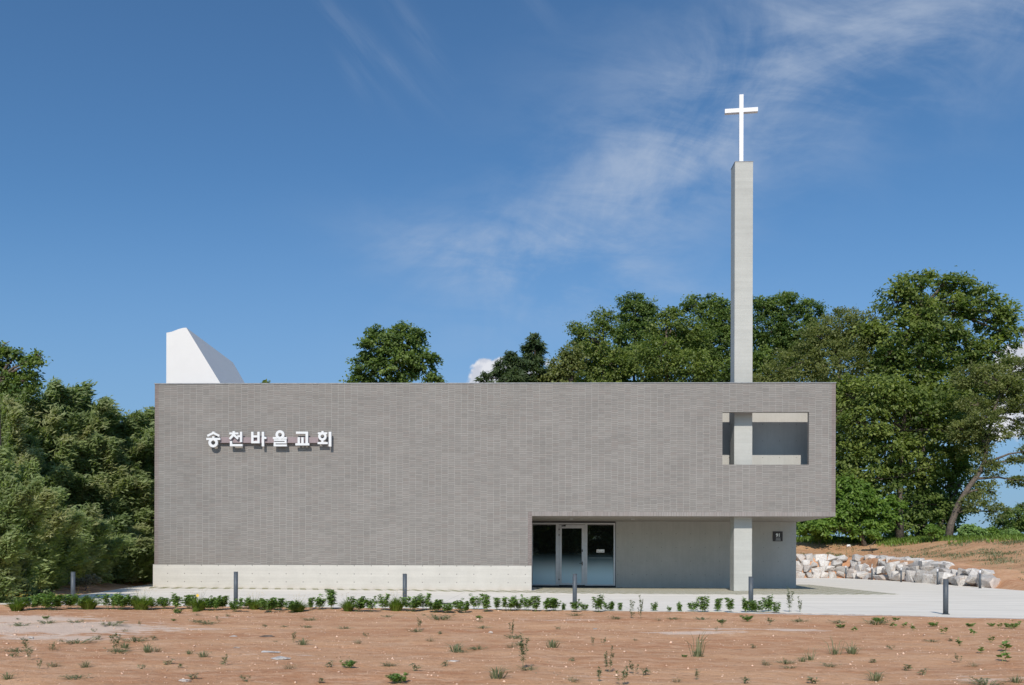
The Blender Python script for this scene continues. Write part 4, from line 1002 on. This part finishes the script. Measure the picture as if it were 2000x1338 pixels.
rowp = [('tuft', 33, 1.0), ('bush', 60, .8), ('bush', 84, .9), ('bush', 106, 1.0), ('bush', 132, .8), ('tuft', 172, 1.05), ('bush', 160, .8), ('bush', 215, .95), ('bush', 236, .95), ('bush', 262, .85), ('tuft', 276, 1.05), ('bush', 300, .75), ('bush', 322, .8),
        ('young', 345, .95), ('bush', 366, .8), ('tuft', 388, 1.0), ('bush', 412, .8), ('bush', 430, 1.0), ('bush', 462, .7), ('bush', 476, .75), ('tuft', 497, .95), ('bush', 512, .7), ('bush', 527, .9), ('bush', 546, .9), ('bush', 570, .7), ('tuft', 583, .9), ('young', 605, .75), ('young', 624, .95), ('young', 650, 1.05),
        ('tuft', 680, .9), ('bush', 700, .85), ('young', 725, .9), ('young', 748, 1.05), ('tuft', 774, .95), ('bush', 803, .95), ('young', 828, 1.0), ('bush', 851, .85), ('bush', 872, .6), ('young', 895, .8), ('bush', 906, .7), ('young', 929, .95), ('young', 952, 1.1), ('young', 972, .8), ('bush', 992, .85),
        ('young', 1012, .6), ('young', 1028, .95), ('young', 1045, .9), ('young', 1067, .75), ('bush', 1083, .8), ('young', 1101, .55), ('young', 1124, .8), ('young', 1141, .65), ('young', 1167, .95), ('bush', 1190, .68), ('young', 1210, .6), ('upright', 1234, .9), ('tall', 1253, .75), ('young', 1277, .6),
        ('young', 1307, .4), ('young', 1327, .7), ('young', 1354, .85), ('young', 1373, .95), ('young', 1400, .85), ('young', 1428, .85), ('young', 1457, .8), ('bush', 1480, .75), ('young', 1499, .95), ('young', 1515, .75), ('tall', 1544, 1.1), ('tall', 1563, .7)]
for kd, px, sc in rowp: put(kd, px, 1189+(px-0)/1500*8+random.uniform(-2, 2), sc*random.uniform(1.05, 1.32), 'row')
soil = """sprawl 93 1215 1;sprawl 40 1220 1;sprawl 215 1222 1.3;tiny 35 1208 1;compact 90 1209 .6;compact 346 1196 1;compact 340 1213 .5;sprawl 150 1216 .8;upright 272 1220 .6;dry 385 1200 .8;sprawl 385 1215 .8;upright 424 1213 .6;dry 445 1204 1;sprawl 405 1218 1;tiny 184 1232 1.4
tiny 193 1245 1.6;dry 245 1232 .7;sprawl 265 1252 1.0;tiny 300 1250 1.5;sprawl 150 1253 1.1;dry 105 1265 1;upright 100 1270 .6;upright 52 1272 .9;sprawl 30 1268 .8;upright 55 1290 .8;tiny 25 1284 1.4;upright 228 1272 1.2;sprawl 232 1274 .9;grass 288 1274 .9;grass 243 1262 .8;grass 370 1277 .6;grass 397 1282 .8
grass 167 1301 .7;dry 103 1300 1;upright 75 1305 .5;tiny 328 1298 1.4;dry 305 1270 .9;tiny 345 1305 1.2;tiny 276 1308 1.2;sprawl 148 1328 .7;tiny 375 1325 1.5;grass 15 1326 .8;tiny 435 1297 1;upright 440 1300 .7;tiny 520 1224 1.2;sprawl 555 1224 .4;sprawl 607 1210 .9;sprawl 600 1224 .6;sprawl 672 1226 .7
upright 573 1252 .8;grass 592 1256 1;dry 538 1252 .5;dry 565 1306 1;compact 680 1303 1;tiny 645 1302 1.4;compact 775 1330 1.3;sprawl 760 1300 .5;dry 757 1300 .9;tiny 810 1311 1.8;sprawl 757 1205 .7;sprawl 860 1210 1.5;dry 855 1209 1;upright 820 1228 1.1;sprawl 815 1233 .7;tiny 863 1237 1.4;compact 936 1207 .9;dry 938 1215 .8
sprawl 940 1224 .8;grass 891 1270 1.2;sprawl 900 1272 .7;sprawl 930 1266 .8;dry 840 1252 1;dry 1000 1262 1.3;grass 1015 1256 .7;sprawl 1005 1243 .8;tall 999 1240 .8;grass 1078 1262 1.2;tall 1024 1306 1.0;sprawl 1034 1309 .7;grass 970 1326 1.3;upright 1158 1255 .7;upright 1178 1255 .6;dry 1240 1246 .6
tall 1187 1313 .75;upright 1238 1315 .8;tiny 1260 1317 1.6;upright 1213 1337 .9;upright 1171 1330 .8;compact 1337 1283 .4;sprawl 1123 1202 .9;sprawl 1205 1208 .9;upright 1234 1206 1.1;tall 1250 1207 .8;dry 1285 1210 1;sprawl 1318 1207 .8;sprawl 1372 1208 .9;compact 1410 1215 .9;upright 1411 1221 .8;compact 1458 1211 1.1
sprawl 1505 1212 .7;upright 1505 1218 .8;longgrass 1361 1281 1.0;dry 1370 1281 .6;upright 1399 1234 .5;upright 1360 1325 .7;dry 1495 1296 .9;sprawl 1535 1292 .7;sprawl 1540 1304 .5;grass 1567 1289 .6;longgrass 1582 1286 .7;longgrass 1631 1275 .9;grass 1665 1275 1.1;longgrass 1664 1274 .6;sprawl 1620 1300 .5;grass 1710 1327 1.0
compact 1642 1222 .8;sprawl 1640 1214 1;seedling 1668 1232 1.2;compact 1715 1214 1.3;sprawl 1710 1216 1.4;sprawl 1560 1212 1;seedling 1745 1222 1.3;compact 1750 1212 .8;seedling 1765 1222 1.2;seedling 1785 1228 1.3;compact 1822 1222 1.0;seedling 1840 1236 1.4;compact 1895 1224 .9;seedling 1902 1240 1.3;compact 1936 1220 .8;seedling 1950 1224 1.3;compact 1975 1226 1.3
seedling 1988 1222 1.4;seedling 1963 1268 2.0;seedling 1960 1292 1.8;seedling 1933 1252 1.2;seedling 1915 1275 1.2;seedling 1876 1258 1.2;upright 1872 1292 .6;tiny 1765 1306 2;tiny 1803 1314 1.4;sprawl 1820 1249 .6;tiny 1700 1290 1.5;tiny 1860 1248 1.2;dry 1900 1300 .8;grass 1985 1330 .8;sprawl 1925 1335 1;tiny 1590 1330 1.6;dry 1320 1330 .8;tiny 1455 1335 1.5
tiny 480 1330 1.4;tiny 620 1330 1.4;dry 700 1255 1;tiny 715 1240 1.3;tiny 1090 1225 1.2;tiny 1120 1290 1.3;tiny 870 1300 1.3;dry 1120 1330 .8;tiny 1470 1262 1.3;tiny 1740 1265 1.4"""
for it in soil.replace('\n', ';').split(';'):
    kd, px, py, sc = it.split(); put(kd, float(px), float(py), float(sc)*random.uniform(.68, .86), 'soil')
groups = {}
for it in placed:
    kd, px, py, row, o = it
    band = 'row' if row == 'row' else ('beside planting row' if py < 1200 else 'just below planting row' if py < 1228 else 'midway down soil' if py < 1275 else 'near bottom edge')
    groups.setdefault((kd, band, zone(px)), []).append((px, o))
for (kd, band, zn), lst in groups.items():
    lst.sort(key=lambda q: q[0])
    for k, (px, o) in enumerate(lst):
        which = '' if len(lst) == 1 else (' leftmost' if k == 0 else ' rightmost' if k == len(lst)-1 else ' %s from left' % ORD[k])
        where = 'in planting row' if band == 'row' else band
        o['label'] = '%s %s,%s %s' % (KL[kd][0], where, which, zn); o['category'] = KL[kd][1]
        o['group'] = 'plants in the row along the pavement edge' if band == 'row' else 'weeds scattered on the red soil'
for kd in P:
    for k, o in enumerate(P[kd]):
        if (kd, k) not in used:
            for c in list(o.children): bpy.data.objects.remove(c)
            bpy.data.objects.remove(o)

# tall yellow-flowered stalk beside the third post gap and the rocket-like plant near 385 px
p = gp(385, 1191); V = np.concatenate([leafy(600, 2, .50, .05, 60, .055, .018, .1, .2), tuft(601, 120, .2, .25, .01)])
o = link_mesh('evening_primrose', quads_mesh('evening_primrose', V), M['grass']); o.location = (p.x, p.y-.1, -.03)
tag(o, 'tallest leafy stalk with one yellow bloom in the planting row left of second bollard', 'flowering plant', 'plants in the row along the pavement edge')
dd = np.stack([np.cos(np.arange(5)*1.2566), np.full(5, -.3), np.sin(np.arange(5)*1.2566)], -1)
link_mesh('bloom', quads_mesh('bloom', leaves(np.array([[.07, -.05, .43]])+dd*.02, dd, np.tile([[0, -1.0, .2]], (5, 1)), np.full(5, .05), np.full(5, .035))), M['flower'], o)

# stones lying on the soil
st = [(462, 1265, .12, .05, 'small rounded white stone on the soil midway below the second bollard'), (455, 1240, .16, .03, 'flat white stone flake on the soil below the second bollard'), (530, 1273, .30, .04, 'large pale flat slab fragment on the soil'),
      (548, 1288, .26, .05, 'grey flat slab fragment below the large pale one'), (522, 1240, .30, .03, 'dark flat sliver of wood lying on the soil'), (958, 1234, .10, .06, 'white stone on the soil below the planting row near centre'), (886, 1292, .2, .03, 'pale crumbled stone near the bottom edge left of centre'),
      (1162, 1226, .10, .03, 'thin white stone on the soil left of the entrance'), (60, 1244, .10, .05, 'small stone on the pale patch at the far left'), (362, 1331, .14, .04, 'flat white stone at the bottom edge left of centre')]
for k, (px, py, s_, h_, lb) in enumerate(st):
    p = gp(px, py, -.02); R = random.Random(k); b = bmesh.new()
    for q in range(14):
        v = Vector((R.gauss(0, 1), R.gauss(0, 1), R.gauss(0, 1))).normalized(); b.verts.new((v.x*s_/2, v.y*s_*.35, v.z*h_/2))
    r_ = bmesh.ops.convex_hull(b, input=b.verts); bmesh.ops.delete(b, geom=[g_ for g_ in r_['geom_interior'] if isinstance(g_, bmesh.types.BMVert)], context='VERTS')
    me = bpy.data.meshes.new('stone'); b.to_mesh(me); b.free(); wood = 'wood' in lb
    o = link_mesh('wood_sliver' if wood else 'stone', me, M['bark'] if wood else M['rock']); o.location = (p.x, p.y, gz(p.x, p.y)+h_*.25); tag(o, lb, 'wood' if wood else 'stone', None if wood else 'loose stones on the red soil')

# gravel, grass cover: nobody could count them
def scatter(n, fx0, fx1, fy0, fy1, keep=None, seed=0):
    r = np.random.default_rng(seed); x = r.uniform(fx0, fx1, n); y = r.uniform(fy0, fy1, n)
    if keep is not None: m = keep(x, y, r); x, y = x[m], y[m]
    return x, y, r
def in_front(x, y, r):
    fx_ = np.array([p.x for p in front]); fy_ = np.array([p.y for p in front]); return y < np.interp(x, fx_, fy_)-.06
x, y, r = scatter(40000, -18, 17, -28.5, -11, lambda x, y, r: in_front(x, y, r) & (np.abs(x) < (y+36)*.66) & (r.random(len(x)) < .25+1.3*np.clip(fbm(x*.7, y*1.3, 3, 31)+.15, 0, 1)), 41)
z = gz_arr(x, y); s_ = r.gamma(1.2, .0040, len(x))+.0018
oct_ = np.array([[1, 0, 0], [0, 1, 0], [-1, 0, 0], [0, -1, 0], [0, 0, .7], [0, 0, -.5]])
a = r.uniform(0, 6.28, len(x)); jit = r.uniform(.6, 1.3, (len(x), 6, 1))
vv = oct_[None]*jit*s_[:, None, None]; ca, sa = np.cos(a)[:, None], np.sin(a)[:, None]
vv = np.stack([vv[..., 0]*ca-vv[..., 1]*sa, vv[..., 0]*sa+vv[..., 1]*ca, vv[..., 2]], -1)+np.stack([x, y, z+s_*.2], -1)[:, None]
tri = np.array([[0, 1, 4], [1, 2, 4], [2, 3, 4], [3, 0, 4], [1, 0, 5], [2, 1, 5], [3, 2, 5], [0, 3, 5]])
ft = (tri[None]+6*np.arange(len(x))[:, None, None]).reshape(-1)
me = bpy.data.meshes.new('gravel'); me.vertices.add(len(x)*6); me.vertices.foreach_set('co', vv.reshape(-1).astype(np.float32))
me.loops.add(len(ft)); me.loops.foreach_set('vertex_index', ft.astype(np.int32)); me.polygons.add(len(ft)//3); me.polygons.foreach_set('loop_start', np.arange(0, len(ft), 3, dtype=np.int32)); me.update(calc_edges=True)
o = link_mesh('gravel', me, simple('gravel_stone', (.74, .52, .385), .9, var=.32, scale=1.7)); tag(o, 'scattered gravel and clods on the red soil', 'gravel', kind='stuff')

def cover(name, x, y, z, r, h, w, mat, label, flat=.2):
    n = len(x); a = r.uniform(0, 6.28, n); H = h*r.uniform(.4, 1.1, n); b0 = np.stack([x, y, z-.01], -1)
    t_ = b0+np.stack([np.cos(a)*H*.5, np.sin(a)*H*.5, H*(1-flat)], -1); m_ = b0*.55+t_*.45; m_[:, 2] += H*.15
    o = link_mesh(name, quads_mesh(name, blades(b0, t_, m_, r.uniform(.6, 1.3, n)*w)), mat); tag(o, label, name.replace('_', ' '), kind='stuff'); return o
x, y, r = scatter(150000, 12, 52, 20, 48, lambda x, y, r: (r.random(len(x)) < np.clip((gz_arr(x, y)-2.5)/.5+fbm(x*.5, y*.5, 3, 8)*2, 0, 1)) & (x < (y+36)*.62), 42)
cover('terrace_grass', x, y, gz_arr(x, y), r, .50, .06, M['grass'], 'green grass and ground cover along the terrace edge under the trees')
def slope_keep(x, y, r):
    d, s = rockdist(x, y); return (d > 1.0) & (d < 30) & (r.random(len(x)) < np.clip(fbm(x*.6, y*.5, 4, 77)*3.4-.08, 0, 1)) & (x < (y+36)*.62)
x, y, r = scatter(220000, 14, 46, -4, 44, slope_keep, 43)
cover('slope_weeds', x, y, gz_arr(x, y), r, .26, .034, M['weed'], 'sparse weeds over the red earth slope above the boulders', .5)
x, y, r = scatter(60000, -18, 17, -28.5, -11, lambda x, y, r: in_front(x, y, r) & (np.abs(x) < (y+36)*.66) & (r.random(len(x)) < np.clip(fbm(x*1.3, y*1.9, 4, 91)*2.4-.38, 0, 1)), 44)
cover('ground_cover', x, y, gz_arr(x, y), r, .05, .010, M['weed'], 'sparse creeping ground cover on the red soil', .6)
x, y, r = scatter(14000, -15.5, 17, -6, 12, lambda x, y, r: inside(x, y, strip) & ((y < -.05) | (x > 11.6)) & (np.abs(((x+y*.28+60)/.5) % 1-.5) < .27), 45)
cover('paver_grass', x, y, np.full(len(x), .006)+.0065*np.clip(2-x, 0, 20), r, .04, .014, leaf_mat('dry_turf', (.13, .15, .05), (.30, .27, .14), .2), 'short dry grass growing in the paver cells along the church', .4)
x, y, r = scatter(40000, -32, -14, -14.5, 20, lambda x, y, r: (r.random(len(x)) < .5+.5*fbm(x, y, 3, 5)) & ((-16.6-.24*(y+6))-x > 0), 46)
cover('grove_grass', x, y, gz_arr(x, y), r, .28, .018, M['bright'], 'grass and low growth on the ground among the bamboo', .3)
# a scrap of white litter on the terrace
p = at(1657, 1061, 36); bm = bmesh.new(); bmesh.ops.create_icosphere(bm, subdivisions=2, radius=.17)
R = random.Random(4)
for v in bm.verts: v.co *= R.uniform(.55, 1.25); v.co.z *= .8
me = bpy.data.meshes.new('litter'); bm.to_mesh(me); bm.free()
o = link_mesh('plastic_scrap', me, M['litter']); o.location = (p.x, 36, gz(p.x, 36)+.08); tag(o, 'crumpled white plastic scrap on the terrace edge above the boulders', 'litter')

# ------------------------------------------------------------------ sky
world = bpy.data.worlds.new('World'); scene.world = world; world.use_nodes = True
nt = NT(world.node_tree); bg = nt.n['Background']
sky = nt.node('ShaderNodeTexSky', sky_type='NISHITA'); sky.sun_disc = False
sky.sun_elevation = math.asin(SUN.z); sky.sun_rotation = math.atan2(SUN.x, SUN.y); sky.altitude = 100; sky.air_density = 1.0; sky.dust_density = .6; sky.ozone_density = 1.6
tc = nt.node('ShaderNodeTexCoord').outputs['Generated']; D_ = nt.sep(tc)
yy = nt.m('MAXIMUM', D_[1], .05); u = nt.m('DIVIDE', D_[0], yy); v = nt.m('DIVIDE', D_[2], yy); fw = nt.m('GREATER_THAN', D_[1], .05)
def uv(px, py): r_ = ray(px, py); return r_.x/r_.y, r_.z/r_.y
def gauss(px, py, ra, rb, deg):
    u0, v0 = uv(px, py); c, s = math.cos(math.radians(deg)), math.sin(math.radians(deg)); ra /= F; rb /= F
    du = nt.m('SUBTRACT', u, u0); dv = nt.m('SUBTRACT', v, v0)
    a = nt.m('DIVIDE', nt.m('ADD', nt.m('MULTIPLY', du, c), nt.m('MULTIPLY', dv, s)), ra)
    b = nt.m('DIVIDE', nt.m('SUBTRACT', nt.m('MULTIPLY', dv, c), nt.m('MULTIPLY', du, s)), rb)
    return nt.m('EXPONENT', nt.m('MULTIPLY', nt.m('ADD', nt.m('MULTIPLY', a, a), nt.m('MULTIPLY', b, b)), -1.0)), a, b
P2 = nt.comb(u, v, 0.0)
def rotc(deg, sx, sy):
    c, s = math.cos(math.radians(deg)), math.sin(math.radians(deg))
    return nt.comb(nt.m('MULTIPLY', nt.m('ADD', nt.m('MULTIPLY', u, c), nt.m('MULTIPLY', v, s)), sx), nt.m('MULTIPLY', nt.m('SUBTRACT', nt.m('MULTIPLY', v, c), nt.m('MULTIPLY', u, s)), sy), 0.0)
n1 = nt.noise(rotc(30, 2.6, 3.6), 1.9, 12, .62, .6); n2 = nt.noise(rotc(-8, 3, 8), 2.2, 8, .6, .5)
def add(*a):
    r_ = a[0]
    for q in a[1:]: r_ = nt.m('ADD', r_, q)
    return r_
def sc_(g_, k): return nt.m('MULTIPLY', g_[0], k)
env = add(sc_(gauss(1170, 430, 340, 150, 30), .85), sc_(gauss(900, 500, 160, 60, -10), .55), sc_(gauss(1620, 130, 420, 170, 18), .85), sc_(gauss(1120, 540, 330, 75, -12), .85), sc_(gauss(1750, 50, 460, 120, 8), .6), sc_(gauss(1330, 300, 260, 120, 40), .55))
cir = nt.m('MULTIPLY', env, nt.ramp(add(nt.m('MULTIPLY', n1, .55), nt.m('MULTIPLY', n2, .45)), .36, .74))
wis = add(*[sc_(gauss(px, py, ra, rb, dg), k) for px, py, ra, rb, dg, k in ((690, 90, 120, 14, -56, .42), (745, 105, 120, 17, -44, .5), (810, 60, 110, 22, -54, .38), (690, 150, 60, 14, -60, .25), (1050, 10, 60, 24, -50, .22))])
wis = nt.m('MULTIPLY', wis, nt.ramp(nt.noise(rotc(-50, 3, 22), 2, 5, .6), .3, .65))
hz = nt.ramp(v, 0.0, .45, .80, 0.0)
cf = nt.m('MULTIPLY', nt.m('MINIMUM', add(nt.m('MULTIPLY', cir, .56), nt.m('MULTIPLY', wis, .27)), .8), fw)
cn = nt.noise(P2, 26, 6, .55); cn2 = nt.noise(nt.vec('ADD', P2, (.01, -.012, 0)), 26, 6, .55)
def cumulus(px, py, ra, rb):
    _, a, b = gauss(px, py, ra, rb, 0); r_ = nt.m('SQRT', nt.m('ADD', nt.m('MULTIPLY', a, a), nt.m('MULTIPLY', b, b)))
    return nt.ramp(nt.m('ADD', nt.m('SUBTRACT', 1.0, r_), nt.m('MULTIPLY', nt.m('SUBTRACT', cn, .5), 1.9)), .0, .20)
cum = cumulus(950, 745, 46, 46)
for q in ((1010, 760, 75, 72), (985, 720, 34, 26), (2020, 740, 80, 100), (1985, 820, 80, 50), (2040, 660, 60, 50)): cum = nt.m('MAXIMUM', cum, cumulus(*q))
cum = nt.m('MULTIPLY', cum, fw)
K = 7.2
skyc = nt.mix(1.0, sky.outputs[0], (.47, .73, .91), 'MULTIPLY')
skyc = nt.mix(hz, skyc, (K*.245, K*.385, K*.60)); c = nt.mix(cf, skyc, (K*.54, K*.62, K*.75))
c = nt.mix(nt.m('MULTIPLY', cum, .92), c, nt.mix(nt.ramp(nt.m('SUBTRACT', cn, cn2), -.06, .06), (K*.66, K*.68, K*.76), (K*.86, K*.86, K*.90)))
nt.put(bg.inputs[0], c); bg.inputs[1].default_value = .13
